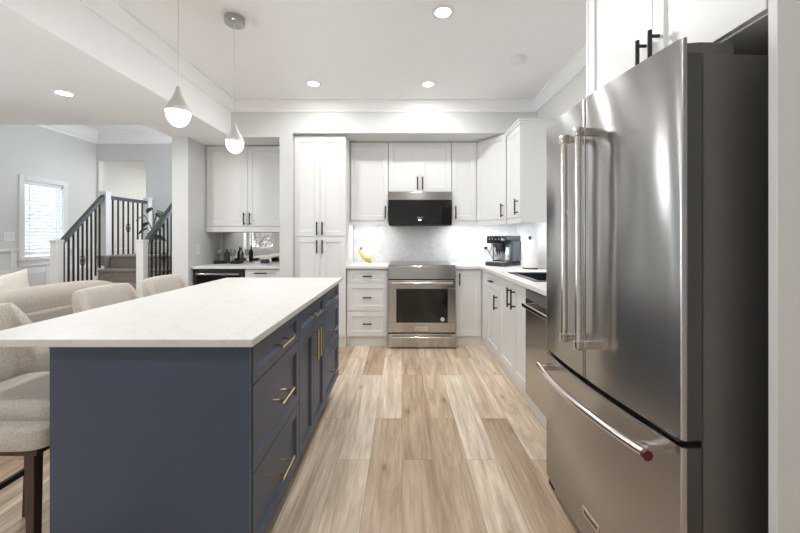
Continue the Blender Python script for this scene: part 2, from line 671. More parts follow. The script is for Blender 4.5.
# ------------------------------------------------------------------ setting
XR, YB, CEIL = 1.50, 4.65, 2.74
XL = -4.73            # left outer wall
BX0, BX1, BZ = -2.56, -1.90, 2.355   # dropped beam
YS = 3.95             # front of the bulkhead
YREAR = -1.60
LOWC = 2.388          # living room ceiling
YLOW = 3.62           # where the low ceiling stops
YST, ZST = 5.50, 2.85  # stairwell back wall and ceiling

struct('floor', MB().box(XL - 0.15, XR + 0.15, YREAR - 0.15, 7.4, -0.08, 0.0), M['floor'], smooth=False)
struct('ceiling', MB().box(BX1 - 0.02, XR + 0.15, YREAR - 0.1, YB + 0.1, CEIL, CEIL + 0.1), M['ceil'], smooth=False)
struct('beam_left', MB().box(BX0, BX1, YREAR, YS + 0.001, BZ, CEIL + 0.1).box(BX0, BX1, YS + 0.001, YB, BZ, CEIL + 0.1), M['ceil'], smooth=False)
struct('ceiling_left', MB().box(XL, BX0, YREAR, YLOW, LOWC, LOWC + 0.12).box(XL, BX0, YLOW - 0.1, YLOW, LOWC + 0.12, ZST), M['ceil'], smooth=False)
struct('ceiling_stair', MB().box(XL - 0.1, -2.3, YLOW - 0.1, YST + 0.1, ZST, ZST + 0.1), M['ceil'], smooth=False)

# back wall, bulkhead, wing wall beside the pantry, niche side wall (the column)
struct('wall_back', MB().box(-2.38, XR + 0.12, YB, YB + 0.1, 0, CEIL), M['wall'], smooth=False)
struct('wall_bulkhead', MB().box(-1.363, XR, YS, YB, 2.402, CEIL).box(BX1, -1.363, YS, YB, BZ, CEIL), M['wall'], smooth=False)
struct('wall_wing', MB().box(-1.363, -1.219, YS, YB, 0, 2.402), M['wall'], smooth=False)
struct('wall_niche', MB().box(BX0, -2.38, YS, YST, 0, BZ).box(BX0, -2.38, YB + 0.1, 4.72, BZ, ZST)
       .box(BX0, -2.38, YB + 0.1, 4.72, 0, BZ)
       .box(BX0, -2.38, 5.44, YST, BZ, ZST).box(BX0, -2.38, 4.72, 5.44, 2.65, ZST), M['wall'], smooth=False)
bpy.data.objects.remove(bpy.data.objects['wall_niche'])
struct('wall_niche', MB().box(BX0, -2.38, YS, 4.72, 0, BZ).box(BX0, -2.38, YB, 4.72, BZ, ZST)
       .box(BX0, -2.38, 4.72, 5.44, 0, 1.3).box(BX0, -2.38, 4.72, 5.44, 2.65, ZST)
       .box(BX0, -2.38, 5.44, YST + 0.1, 0, ZST), M['wall'], smooth=False)
struct('wall_right', MB().box(XR, XR + 0.12, YREAR - 0.1, YB + 0.1, 0, CEIL), M['wall'], smooth=False)


def wall_with_holes_x(mb, x0, x1, y0, y1, z0, z1, holes):
    """wall of constant x; holes = (ya, yb, za, zb) sorted along y"""
    y = y0
    for ya, yb, za, zb in holes:
        mb.box(x0, x1, y, ya, z0, z1)
        mb.box(x0, x1, ya, yb, zb, z1)
        if za > z0:
            mb.box(x0, x1, ya, yb, z0, za)
        y = yb
    mb.box(x0, x1, y, y1, z0, z1)
    return mb


def wall_with_holes_y(mb, y0, y1, x0, x1, z0, z1, holes):
    x = x0
    for xa, xb, za, zb in holes:
        mb.box(x, xa, y0, y1, z0, z1)
        mb.box(xa, xb, y0, y1, zb, z1)
        if za > z0:
            mb.box(xa, xb, y0, y1, z0, za)
        x = xb
    mb.box(x, x1, y0, y1, z0, z1)
    return mb


WY0, WY1, WZ0, WZ1 = 4.435, 4.95, 0.975, 1.955     # the window with blinds on the left wall
LY0, LY1, LZ0, LZ1 = 0.35, 1.65, 0.5, 2.1          # living room window further forward
struct('wall_left', wall_with_holes_x(MB(), XL - 0.15, XL, YREAR - 0.1, 7.3, 0, ZST, [(LY0, LY1, LZ0, LZ1), (WY0, WY1, WZ0, WZ1)]), M['wall'], smooth=False)
RA = (-4.66, -3.97, 0.9, 2.1)
struct('wall_rear', wall_with_holes_y(MB(), YREAR - 0.15, YREAR, XL, XR + 0.12, 0, CEIL, [RA]), M['wall'], smooth=False)
OPX0, OPX1, OPZ = -4.70, -3.965, 2.43
struct('wall_stair', wall_with_holes_y(MB(), YST, YST + 0.1, XL, -2.38, 0, ZST, [(OPX0, OPX1, 0.0, OPZ)]), M['wall'], smooth=False)
struct('wall_hall', MB().box(XL, -2.6, 7.2, 7.3, 0, 2.6).box(-2.7, -2.6, YST + 0.1, 7.2, 0, 2.6), M['wall'], smooth=False)
struct('ceiling_hall', MB().box(XL, -2.6, YST + 0.1, 7.3, 2.6, 2.7), M['ceil'], smooth=False)


def window(name, axis, c0, a0, a1, z0, z1, inward, mull=0, casing=0.062, sill=True, fw=0.035):
    """frame and casing as the window's own mesh, glass as a child"""
    mb = MB()

    def bx(p0, p1, q0, q1, r0, r1, b=0.003):
        p0, p1 = min(p0, p1), max(p0, p1)
        if axis == 'x':
            mb.box(p0, p1, q0, q1, r0, r1, b)
        else:
            mb.box(q0, q1, p0, p1, r0, r1, b)
    i0, i1 = c0 + inward * 0.0005, c0 + inward * 0.02       # casing on the inner wall face
    bx(i0, i1, a0 - casing, a0, z0 - (0.0 if sill else casing), z1 + casing)
    bx(i0, i1, a1, a1 + casing, z0 - (0.0 if sill else casing), z1 + casing)
    bx(i0, i1 + inward * 0.004, a0, a1, z1, z1 + casing)
    if sill:
        bx(c0 - inward * 0.1, c0 + inward * 0.045, a0 - casing - 0.015, a1 + casing + 0.015, z0 - 0.028, z0 - 0.0005)
        bx(i0, i1, a0 - casing, a1 + casing, z0 - 0.10, z0 - 0.0285)
    g = c0 - inward * 0.11
    f0, f1 = g - 0.02, g + 0.02
    bx(f0, f1, a0, a0 + fw, z0, z1)
    bx(f0, f1, a1 - fw, a1, z0, z1)
    bx(f0, f1, a0 + fw, a1 - fw, z0, z0 + fw)
    bx(f0, f1, a0 + fw, a1 - fw, z1 - fw, z1)
    for k in range(mull):
        m_ = a0 + (a1 - a0) * (k + 1) / (mull + 1)
        bx(f0, f1, m_ - 0.025, m_ + 0.025, z0 + fw, z1 - fw)
    w = struct(name, mb, M['trim'], smooth=False)
    gm = MB()
    if axis == 'x':
        gm.box(g - 0.003, g + 0.003, a0 + fw, a1 - fw, z0 + fw, z1 - fw)
    else:
        gm.box(a0 + fw, a1 - fw, g - 0.003, g + 0.003, z0 + fw, z1 - fw)
    gm.build('pane', M['glass'], w, smooth=False)
    return w


window('window_1', 'x', XL, WY0, WY1, WZ0, WZ1, 1)
window('window_2', 'x', XL, LY0, LY1, LZ0, LZ1, 1, mull=1)
window('window_3', 'y', YREAR, RA[0], RA[1], RA[2], RA[3], 1, mull=0)
window('window_4', 'x', BX0, 4.72, 5.44, 1.3, 2.65, -1, mull=0)

# baseboards, crown mouldings, wainscot
PROF = [(0.0, -0.105), (0.012, -0.105), (0.014, -0.09), (0.03, -0.075), (0.055, -0.04), (0.075, -0.022), (0.082, -0.012), (0.095, -0.012), (0.095, -0.0005), (0.0, -0.0005)]


def crown(name, path, ztop, prof=PROF, k=1.0, mat='ceil'):
    """sweep a profile along a level path with mitred corners; the room lies to the right of the path"""
    bm = MB()
    n = len(path)
    rings = []
    for i, p in enumerate(path):
        p = Vector((p[0], p[1], 0))
        ds = []
        if i > 0:
            ds.append((p - Vector((*path[i - 1], 0))).normalized())
        if i < n - 1:
            ds.append((Vector((*path[i + 1], 0)) - p).normalized())
        ns = [Vector((d.y, -d.x, 0)) for d in ds]
        if len(ns) == 2:
            m = (ns[0] + ns[1])
            m = m / max(0.2, m.dot(ns[0]))
        else:
            m = ns[0]
        rings.append([bm.bm.verts.new(p + m * (d * k) + Vector((0, 0, ztop + z * k))) for d, z in prof])
    q = len(prof)
    for a, b in zip(rings, rings[1:]):
        for j in range(q):
            bm.bm.faces.new((a[j], a[(j + 1) % q], b[(j + 1) % q], b[j]))
    bm.bm.faces.new(rings[0])
    bm.bm.faces.new(rings[-1][::-1])
    return struct(name, bm, M[mat], smooth=False)


crown('trim_1', [(BX1 + 0.0005, YREAR + 0.001), (BX1 + 0.0005, YS - 0.0005), (XR - 0.0005, YS - 0.0005), (XR - 0.0005, 1.9)], CEIL)
crown('trim_2', [(XL + 0.0005, YLOW + 0.002), (XL + 0.0005, YST - 0.0005), (BX0 - 0.0005, YST - 0.0005)], ZST, k=1.6)
# dado cap and panel stiles along the left wall and in the hall
mb = MB().box(XL + 0.0005, XL + 0.03, YLOW, WY0 - 0.08, 1.065, 1.095, 0.004)
mb.box(XL + 0.0005, XL + 0.03, WY1 + 0.08, YST - 0.002, 1.065, 1.095, 0.004)
for yy in (3.6, 3.94, 4.28):
    mb.box(XL + 0.0005, XL + 0.014, yy, yy + 0.07, 0.14, 1.064)
for yy in (4.70, 5.1, 5.42):
    mb.box(XL + 0.0005, XL + 0.014, yy, yy + 0.07, 0.14, 0.86 if yy < 5 else 1.064)
mb.box(XL + 0.0005, XL + 0.011, YLOW, YST - 0.002, 0.78, 0.85)
struct('trim_3', mb, M['trim'], smooth=False)
mb = MB().box(XL + 0.001, -2.71, 7.17, 7.1995, 1.03, 1.06, 0.004)
for k in range(5):
    mb.box(-4.6 + k * 0.42, -4.53 + k * 0.42, 7.186, 7.1995, 0.14, 1.029)
struct('trim_4', mb, M['trim'], smooth=False)
struct('trim_5', MB().box(XL + 0.0005, XL + 0.012, YST + 0.1, 7.199, 1.03, 1.06).box(XL + 0.0005, XL + 0.016, YLOW, YST - 0.002, 0, 0.139), M['trim'], smooth=False)
struct('baseboard_rear', MB().box(XL + 0.002, XR - 0.002, YREAR + 0.0005, YREAR + 0.016, 0, 0.13, 0.003), M['trim'], smooth=False)

# tile behind the counters
struct('wall_back_tile', MB().box(-0.630, XR - 0.0105, YB - 0.010, YB - 0.0005, 0.916, 1.50), M['tile'], smooth=False)
struct('wall_right_tile', MB().box(XR - 0.010, XR - 0.0005, 1.86, YB - 0.0005, 0.916, 1.50), M['tile'], smooth=False)

# ------------------------------------------------------------------ cabinets
FB = 4.03     # plane of the base fronts along the back wall
FU = 4.30     # plane of the wall cabinet fronts along the back wall
FR = 0.908    # plane of the base fronts along the right wall


def cabinet(name, label, cat, fr, Wd, depth, z0, z1, fronts, mat='cab', hmat='black', toe=None, valance=None, group=None, rail=0.057, hl=0.14, hr=0.0075):
    """fronts: (kind, a0, a1, z0, z1, handle) with handle = (orient, a, z) or None"""
    loc = fr.P(Wd / 2, z0 if toe is None else 0.0, 0)
    t = thing(name, label, cat, tuple(loc), group=group)
    MB().obox(fr, 0.0008, Wd - 0.0008, z0, z1, -depth, -0.0205).build('carcass', M[mat], t, smooth=False)
    for kind, a0, a1, b0, b1, h in fronts:
        d = MB().shaker(fr, a0, a1, b0, b1, rail=rail).build(kind, M[mat], t, smooth=False)
        if h:
            MB().bar(fr, h[0], h[1], h[2], h[3] if len(h) > 3 else hl, r=hr).build('handle', M[hmat], d)
    if toe is not None:
        MB().obox(fr, 0.0008, Wd - 0.0008, 0.0, z0 - 0.001, -depth, -toe[0]).build('toe_board', M[toe[1]], t, smooth=False)
    if valance:
        MB().obox(fr, 0.0008, Wd - 0.0008, valance, z0 - 0.0005, -0.045, -0.004).build('valance', M[mat], t, smooth=False)
    return t


# back wall: drawer base left of the range
fr = Front(-0.629, FB, (1, 0))
w = 0.629 - 0.158
cabinet('drawer_cabinet', 'white three-drawer base cabinet left of the range, bananas on top of it', 'cabinet', fr, w, 0.60, 0.112, 0.884,
        [('drawer', 0.004, w - 0.004, 0.725, 0.870, ('h', w / 2, 0.800)), ('drawer', 0.004, w - 0.004, 0.405, 0.719, ('h', w / 2, 0.560)),
         ('drawer', 0.004, w - 0.004, 0.116, 0.399, ('h', w / 2, 0.263))], toe=(0.028, 'cab'), hl=0.10)
# back wall: single-door base right of the range
fr = Front(0.606, FB, (1, 0))
w = 0.301
cabinet('base_cabinet', 'narrow white single-door base cabinet right of the range in the corner', 'cabinet', fr, w, 0.60, 0.112, 0.884,
        [('door', 0.006, w - 0.006, 0.116, 0.870, ('v', 0.045, 0.765))], toe=(0.028, 'cab'))
# right wall run, listed from the corner towards the camera
fr = Front(FR, 4.008, (0, -1))
w = 4.008 - 3.310
cabinet('base_cabinet', 'white base cabinet with drawer over door, between back corner and sink doors', 'cabinet', fr, w, 0.565, 0.112, 0.884,
        [('drawer', 0.198, w - 0.003, 0.725, 0.870, ('h', 0.45, 0.800, 0.10)), ('door', 0.198, w - 0.003, 0.116, 0.719, ('v', w - 0.07, 0.62))], toe=(0.032, 'cab'))
cf = bpy.data.objects['base_cabinet.001']
MB().obox(fr, 0.0, 0.195, 0.113, 0.884, -0.0204, -0.001).obox(fr, -0.055, -0.0505, 0.0, 0.112, -0.05, 0.0).obox(fr, -0.0505, -0.0005, 0.0, 0.112, -0.05, -0.0325).obox(fr, -0.046, -0.0415, 0.1125, 0.884, -0.0204, -0.0005).obox(fr, -0.0414, -0.0003, 0.113, 0.884, -0.0204, -0.017).build('corner_filler', M['cab'], cf, smooth=False)
fr = Front(FR, 3.306, (0, -1))
w = 3.306 - 2.562
sinkcab = cabinet('sink_cabinet', 'white two-door sink base cabinet beside the dishwasher', 'cabinet', fr, w, 0.06, 0.112, 0.884,
                  [('door', 0.003, 0.409, 0.116, 0.870, ('v', 0.355, 0.745, 0.16)), ('door', 0.413, w - 0.003, 0.116, 0.870, ('v', 0.455, 0.745, 0.16))], toe=(0.032, 'cab'))
MB().box(XR - 0.03, XR - 0.011, 2.563, 3.305, 0.1, 0.88).box(0.975, XR - 0.031, 2.563, 2.578, 0.1, 0.88).box(0.975, XR - 0.031, 3.29, 3.305, 0.1, 0.88).build('carcass_side', M['cab'], sinkcab, smooth=False)

# pantry
fr = Front(-1.216, 4.00, (1, 0))
w = 1.216 - 0.632
cabinet('pantry_cabinet', 'tall white four-door pantry cabinet between wing wall and drawer cabinet', 'cabinet', fr, w, 0.645, 0.112, 2.395,
        [('door', 0.004, w / 2 - 0.0015, 1.252, 2.368, ('v', w / 2 - 0.03, 1.34, 0.15)), ('door', w / 2 + 0.0015, w - 0.004, 1.252, 2.368, ('v', w / 2 + 0.03, 1.34, 0.15)),
         ('door', 0.004, w / 2 - 0.0015, 0.116, 1.246, ('v', w / 2 - 0.03, 1.135, 0.15)), ('door', w / 2 + 0.0015, w - 0.004, 0.116, 1.246, ('v', w / 2 + 0.03, 1.135, 0.15))],
        toe=(0.025, 'cab'))

# wall cabinets along the back
UZ0, UZ1, VZ = 1.435, 2.398, 1.385
fr = Front(-0.629, FU, (1, 0))
w = 0.629 - 0.166
cabinet('wall_cabinet', 'white single-door wall cabinet between tall pantry and microwave', 'cabinet', fr, w, 0.348, UZ0, UZ1,
        [('door', 0.012, w - 0.003, UZ0 + 0.008, UZ1 - 0.015, ('v', w - 0.035, 1.54, 0.155))], valance=VZ)
fr = Front(-0.164, FU, (1, 0))
w = 0.764
cabinet('wall_cabinet', 'short white two-door wall cabinet directly above the microwave', 'cabinet', fr, w, 0.348, 1.79, UZ1,
        [('door', 0.003, w / 2 - 0.0015, 1.794, UZ1 - 0.015, ('v', w / 2 - 0.03, 1.892, 0.155)), ('door', w / 2 + 0.0015, w - 0.003, 1.794, UZ1 - 0.015, ('v', w / 2 + 0.03, 1.892, 0.155))])
fr = Front(0.602, FU, (1, 0))
w = 0.30
cabinet('wall_cabinet', 'narrow white single-door wall cabinet just right of the microwave', 'cabinet', fr, w, 0.348, UZ0, UZ1,
        [('door', 0.006, w - 0.002, UZ0 + 0.008, UZ1 - 0.015, ('v', 0.045, 1.54, 0.155))], valance=VZ)
# diagonal corner wall cabinet
p0, p1 = Vector((0.905, FU)), Vector((1.148, 3.905))
fr = Front(p0.x, p0.y, (p1 - p0))
w = (p1 - p0).length
t = thing('corner_wall_cabinet', 'white diagonal corner wall cabinet above the coffee machine', 'cabinet', (1.2, 4.3, UZ0))
i0, i1 = fr.P(0.0, 0, -0.0205), fr.P(w, 0, -0.0205)
MB().prism([(0.9045, i0.y + 0.01), (i0.x, i0.y), (i1.x, i1.y), (XR - 0.011, 3.905 + 0.001), (XR - 0.011, YB - 0.011), (0.9045, YB - 0.011)], UZ0, UZ1).build('carcass', M['cab'], t, smooth=False)
d = MB().shaker(fr, 0.004, w - 0.006, UZ0 + 0.008, UZ1 - 0.015).build('door', M['cab'], t, smooth=False)
MB().bar(fr, 'v', w - 0.05, 1.54, 0.155).build('handle', M['black'], d)
MB().obox(fr, 0.005, w - 0.005, VZ, UZ0 - 0.0005, -0.045, -0.006).build('valance', M['cab'], t, smooth=False)
# right wall cabinet
fr = Front(1.150, 3.902, (0, -1))
w = 3.902 - 3.462
rc = cabinet('wall_cabinet', 'white wall cabinet with crown on the right wall, plain side towards the fridge', 'cabinet', fr, w, 0.339, UZ0, UZ1 - 0.012,
             [('door', 0.006, w - 0.004, UZ0 + 0.008, UZ1 - 0.05, ('v', w - 0.055, 1.545, 0.155))], valance=VZ)
MB().box(1.171, XR - 0.012, 3.4605, 3.4625, VZ, UZ1 - 0.05).box(1.171, XR - 0.012, 3.463, 3.48, VZ, UZ0 - 0.001).build('side_panel', M['cab'], rc, smooth=False)
c = MB()
for (e, zz0, zz1) in ((0.006, UZ1 - 0.045, UZ1 - 0.02), (0.016, UZ1 - 0.02, UZ1 - 0.002)):
    c.box(1.150 - e, 1.170, 3.460 - e, 3.902, zz0, zz1).box(1.170, XR - 0.012, 3.460 - e, 3.4604, zz0, zz1)
c.box(1.17, XR - 0.012, 3.4604, 3.902, UZ1 - 0.0115, UZ1 - 0.002)
c.build('crown', M['cab'], rc, smooth=False)

# niche bar: wall cabinet, base drawer, beverage cooler
fr = Front(-2.376, FU, (1, 0))
w = 2.376 - 1.366
cabinet('wall_cabinet', 'wide white two-door wall cabinet in the bar niche above the mirror', 'cabinet', fr, w, 0.348, 1.368, 2.350,
        [('door', 0.006, w / 2 - 0.0015, 1.376, 2.34, ('v', w / 2 - 0.035, 1.462, 0.15)), ('door', w / 2 + 0.0015, w - 0.006, 1.376, 2.34, ('v', w / 2 + 0.035, 1.462, 0.15))], valance=1.305)
fr = Front(-1.785, FB, (1, 0))
w = 1.785 - 1.366
cabinet('drawer_cabinet', 'white drawer cabinet in the bar niche next to the beverage cooler', 'cabinet', fr, w, 0.60, 0.112, 0.884,
        [('drawer', 0.004, w - 0.004, 0.725, 0.872, ('h', w / 2 - 0.02, 0.835, 0.14)), ('drawer', 0.004, w - 0.004, 0.405, 0.719, ('h', w / 2, 0.56, 0.14)),
         ('drawer', 0.004, w - 0.004, 0.116, 0.399, ('h', w / 2, 0.263, 0.14))], toe=(0.028, 'cab'))
fr = Front(-2.376, FB, (1, 0))
t = thing('beverage_cooler', 'black glass-door beverage cooler under the bar niche counter', 'cooler', (-2.08, 4.05, 0))
MB().obox(fr, 0.002, 0.586, 0.02, 0.88, -0.58, -0.045).build('body', M['black'], t, smooth=False)
d = MB()
d.obox(fr, 0.006, 0.582, 0.80, 0.872, -0.044, 0, 0.003).obox(fr, 0.006, 0.582, 0.10, 0.15, -0.044, 0, 0.003)
d.obox(fr, 0.006, 0.05, 0.1505, 0.7995, -0.044, 0, 0.003).obox(fr, 0.538, 0.582, 0.1505, 0.7995, -0.044, 0, 0.003)
d = d.build('door', M['black'], t, smooth=False)
MB().obox(fr, 0.0505, 0.5375, 0.1505, 0.7995, -0.03, -0.012).build('glass_pane', M['glassblk'], d, smooth=False)
MB().obox(fr, 0.05, 0.54, 0.815, 0.832, 0.018, 0.03, 0.004).obox(fr, 0.07, 0.09, 0.815, 0.832, 0.0003, 0.0185).obox(fr, 0.50, 0.52, 0.815, 0.832, 0.0003, 0.0185).build('handle', M['steel'], d, smooth=False)
MB().obox(fr, 0.006, 0.582, 0.0, 0.018, -0.4, -0.06).build('base', M['black'], t, smooth=False)

# cabinet over the fridge and the two tall gable panels
FO = 0.96
fr = Front(FO, 1.832, (0, -1))
w = 1.832 - 0.934
cabinet('wall_cabinet', 'white two-door cabinet mounted above the refrigerator', 'cabinet', fr, w, 0.52, 1.845, 2.62,
        [('door', 0.003, 0.468, 1.85, 2.61, ('v', 0.435, 1.945, 0.15)), ('door', 0.471, w - 0.003, 1.85, 2.61, ('v', 0.505, 1.945, 0.15))])
tag(MB().box(FO, XR - 0.012, 0.908, 0.931, 0.0, 2.66, 0.0015).build('gable_panel', M['cab'], smooth=False), 'tall white side panel at the camera side of the fridge', 'panel')
tag(MB().box(FO, XR - 0.012, 1.8345, 1.853, 0.0, 2.66, 0.0015).build('gable_panel', M['cab'], smooth=False), 'tall white side panel between the fridge and the dishwasher counter', 'panel')
tag(MB().box(FR, XR - 0.012, 1.8545, 1.953, 0.0, 0.884, 0.0015).build('filler_panel', M['cab'], smooth=False), 'narrow white filler panel between dishwasher and fridge side panel', 'panel')

# ------------------------------------------------------------------ worktops


def slab(xs, ys, cells, z0, z1):
    """grid slab without inner faces; cells = set of (i, j)"""
    mb = MB()
    vt = {}

    def V(i, j, k):
        if (i, j, k) not in vt:
            vt[(i, j, k)] = mb.bm.verts.new((xs[i], ys[j], (z0, z1)[k]))
        return vt[(i, j, k)]
    for (i, j) in cells:
        mb.bm.faces.new((V(i, j, 1), V(i + 1, j, 1), V(i + 1, j + 1, 1), V(i, j + 1, 1)))
        mb.bm.faces.new((V(i, j + 1, 0), V(i + 1, j + 1, 0), V(i + 1, j, 0), V(i, j, 0)))
        for (ni, nj, a, b) in ((i, j - 1, (i, j), (i + 1, j)), (i + 1, j, (i + 1, j), (i + 1, j + 1)), (i, j + 1, (i + 1, j + 1), (i, j + 1)), (i - 1, j, (i, j + 1), (i, j))):
            if (ni, nj) not in cells:
                mb.bm.faces.new((V(*a, 0), V(*b, 0), V(*b, 1), V(*a, 1)))
    return mb


CT0, CT1 = 0.885, 0.915
tag(MB().box(-0.630, -0.1575, 3.995, YB - 0.011, CT0, CT1, 0.003).build('worktop', M['quartz'], smooth=False), 'short white quartz worktop left of the range, under the bananas', 'worktop')
xs = [0.604, 0.880, 1.00, 1.38, XR - 0.011]
ys = [1.856, 2.64, 3.26, 3.995, YB - 0.011]
cells = {(i, j) for i in range(1, 4) for j in range(4)} | {(0, 3)}
cells.discard((2, 1))
tag(slab(xs, ys, cells, CT0, CT1).build('worktop', M['quartz'], smooth=False), 'white quartz corner worktop holding the black sink and coffee machine', 'worktop')
tag(MB().box(-2.378, -1.365, 3.995, YB - 0.008, CT0, CT1, 0.003).build('worktop', M['quartz'], smooth=False), 'white worktop in the bar niche, under the mirror', 'worktop')

# sink let into the worktop
t = thing('sink', 'black composite sink set into the white right-hand worktop', 'sink', (1.19, 2.95, 0.68))
s = MB().box(1.001, 1.016, 2.641, 3.259, 0.70, 0.912).box(1.364, 1.379, 2.641, 3.259, 0.70, 0.912)
s.box(1.0162, 1.3638, 2.641, 2.656, 0.70, 0.912).box(1.0162, 1.3638, 3.244, 3.259, 0.70, 0.912).box(1.001, 1.379, 2.641, 3.259, 0.68, 0.6998)
s.build('basin', M['sink'], t, smooth=False)
rim = MB()
for b in ((0.980, 1.025, 2.622, 3.278), (1.355, 1.394, 2.622, 3.278), (1.0252, 1.3548, 2.622, 2.662), (1.0252, 1.3548, 3.238, 3.278)):
    rim.box(*b, 0.9155, 0.921)
rim.build('rim', M['sink'], t, smooth=False)
MB().lathe([(0.04, 0), (0.045, 0.003), (0.03, 0.004)], (1.19, 2.95, 0.7)).build('drain', M['chrome'], t)

# ------------------------------------------------------------------ island
IX = -0.507
t = thing('kitchen_island', 'slate-blue kitchen island with brass handles and seating overhang', 'island', (-0.95, 2.0, 0))
MB().box(-1.150, IX - 0.0205, 1.205, 2.828, 0.14, 0.888).build('carcass', M['navy'], t, smooth=False)
MB().box(-1.175, IX - 0.003, 1.183, 1.2045, 0.0, 0.888, 0.0015).build('end_panel', M['navy'], t, smooth=False)
MB().box(-1.175, IX, 2.8285, 2.85, 0.14, 0.888, 0.0015).build('end_panel', M['navy'], t, smooth=False)
MB().box(-1.175, -1.1505, 1.205, 2.828, 0.0, 0.888).build('back_panel', M['navy'], t, smooth=False)
MB().box(-1.150, IX - 0.075, 1.205, 2.828, 0.0, 0.1395).build('toe_board', M['toe'], t, smooth=False)
fr = Front(IX, 1.205, (0, 1))


def isl_front(kind, a0, a1, z0, z1, h):
    d = MB().shaker(fr, a0, a1, z0, z1, rail=0.045, rec=0.012, ch=0.013).build(kind, M['navy'], t, smooth=False)
    q = MB()
    o, a, z, L = h
    P = fr.P
    if o == 'h':
        q.obox(fr, a - L / 2, a + L / 2, z - 0.005, z + 0.005, 0.030, 0.040, 0.002)
        for s_ in (-1, 1):
            q.tube((P(a + s_ * L * 0.32, z, -0.0117), P(a + s_ * L * 0.32, z, 0.031)), 0.005, 8)
    else:
        q.obox(fr, a - 0.005, a + 0.005, z - L / 2, z + L / 2, 0.030, 0.040, 0.002)
        for s_ in (-1, 1):
            q.tube((P(a, z + s_ * L * 0.32, 0.0003), P(a, z + s_ * L * 0.32, 0.031)), 0.005, 8)
    q.build('handle', M['gold'], d, smooth=False)


c1, c2, L = 1.753 - 1.205, 2.315 - 1.205, 2.826 - 1.205
for a0, a1 in ((0.002, c1 - 0.002), (c2 + 0.002, L)):
    m = (a0 + a1) / 2
    isl_front('drawer', a0, a1, 0.745, 0.884, ('h', m, 0.812, 0.15))
    isl_front('drawer', a0, a1, 0.440, 0.740, ('h', m, 0.59, 0.15))
    isl_front('drawer', a0, a1, 0.142, 0.435, ('h', m, 0.29, 0.15))
isl_front('drawer', c1 + 0.002, c2 - 0.002, 0.745, 0.884, ('h', (c1 + c2) / 2, 0.812, 0.15))
mid = (c1 + c2) / 2
isl_front('door', c1 + 0.002, mid - 0.0015, 0.142, 0.740, ('v', mid - 0.035, 0.64, 0.17))
isl_front('door', mid + 0.0015, c2 - 0.002, 0.142, 0.740, ('v', mid + 0.035, 0.64, 0.17))
tag(MB().box(-1.430, -0.487, 1.155, 2.90, 0.889, 0.915, 0.003).build('island_worktop', M['quartz'], smooth=False), 'large white quartz worktop on the blue island, overhanging towards the stools', 'worktop')

# ------------------------------------------------------------------ range
fr = Front(-0.1555, 3.975, (1, 0))
RW = 0.757
t = thing('range', 'stainless slide-in electric range with dark oven window', 'range', (0.223, 4.0, 0))
MB().obox(fr, 0.002, RW - 0.002, 0.02, 0.912, -0.64, -0.036).build('body', M['rubber'], t, smooth=False)
ck = MB().obox(fr, 0.0, RW, 0.9165, 0.928, -0.645, 0.0, 0.003).build('cooktop', M['steel'], t, smooth=False)
MB().obox(fr, 0.008, RW - 0.008, 0.9282, 0.932, -0.635, -0.012, 0.001).build('glass_surface', M['glassblk'], ck, smooth=False)
P = fr.P
cp = MB().hexa([P(0, 0.775, 0.018), P(RW, 0.775, 0.018), P(RW, 0.775, -0.035), P(0, 0.775, -0.035),
                P(0, 0.916, 0.0), P(RW, 0.916, 0.0), P(RW, 0.916, -0.035), P(0, 0.916, -0.035)], 0.003).build('control_panel', M['steel'], t, smooth=False)
dr = MB()
dr.obox(fr, 0.002, RW - 0.002, 0.178, 0.288, -0.035, 0.018, 0.004).obox(fr, 0.002, RW - 0.002, 0.666, 0.762, -0.035, 0.018, 0.004)
dr.obox(fr, 0.002, 0.092, 0.2885, 0.6655, -0.035, 0.018, 0.003).obox(fr, RW - 0.092, RW - 0.002, 0.2885, 0.6655, -0.035, 0.018, 0.003)
dr = dr.build('oven_door', M['steel'], t, smooth=False)
MB().obox(fr, 0.0925, RW - 0.0925, 0.2885, 0.6655, -0.02, 0.012).build('oven_window', M['glassblk'], dr, smooth=False)
MB().tube((P(0.04, 0.735, 0.062), P(RW - 0.04, 0.735, 0.062)), 0.0125, 12).obox(fr, 0.05, 0.075, 0.72, 0.75, 0.0183, 0.058).obox(fr, RW - 0.075, RW - 0.05, 0.72, 0.75, 0.0183, 0.058).build('oven_handle', M['chrome'], dr)
st = MB().tube((P(RW - 0.15, 0.325, 0.0122), P(RW - 0.15, 0.325, 0.0134)), 0.022, 20).build('sticker', M['label'], dr)
st['label'] = 'round white sticker'
MB().obox(fr, 0.30, 0.44, 0.205, 0.245, 0.0183, 0.021, 0.001).build('badge', M['chrome'], dr, smooth=False)
bd = MB()
bd.obox(fr, 0.002, RW - 0.002, 0.012, 0.165, -0.035, 0.018, 0.004)
bd = bd.build('warming_drawer', M['steel'], t, smooth=False)
MB().tube((P(0.05, 0.132, 0.05), P(RW - 0.05, 0.132, 0.05)), 0.010, 12).obox(fr, 0.06, 0.08, 0.122, 0.142, 0.0183, 0.047).obox(fr, RW - 0.08, RW - 0.06, 0.122, 0.142, 0.0183, 0.047).build('drawer_handle', M['chrome'], bd)
MB().obox(fr, 0.01, RW - 0.01, 0.0, 0.0115, -0.6, -0.02).build('base', M['rubber'], t, smooth=False)


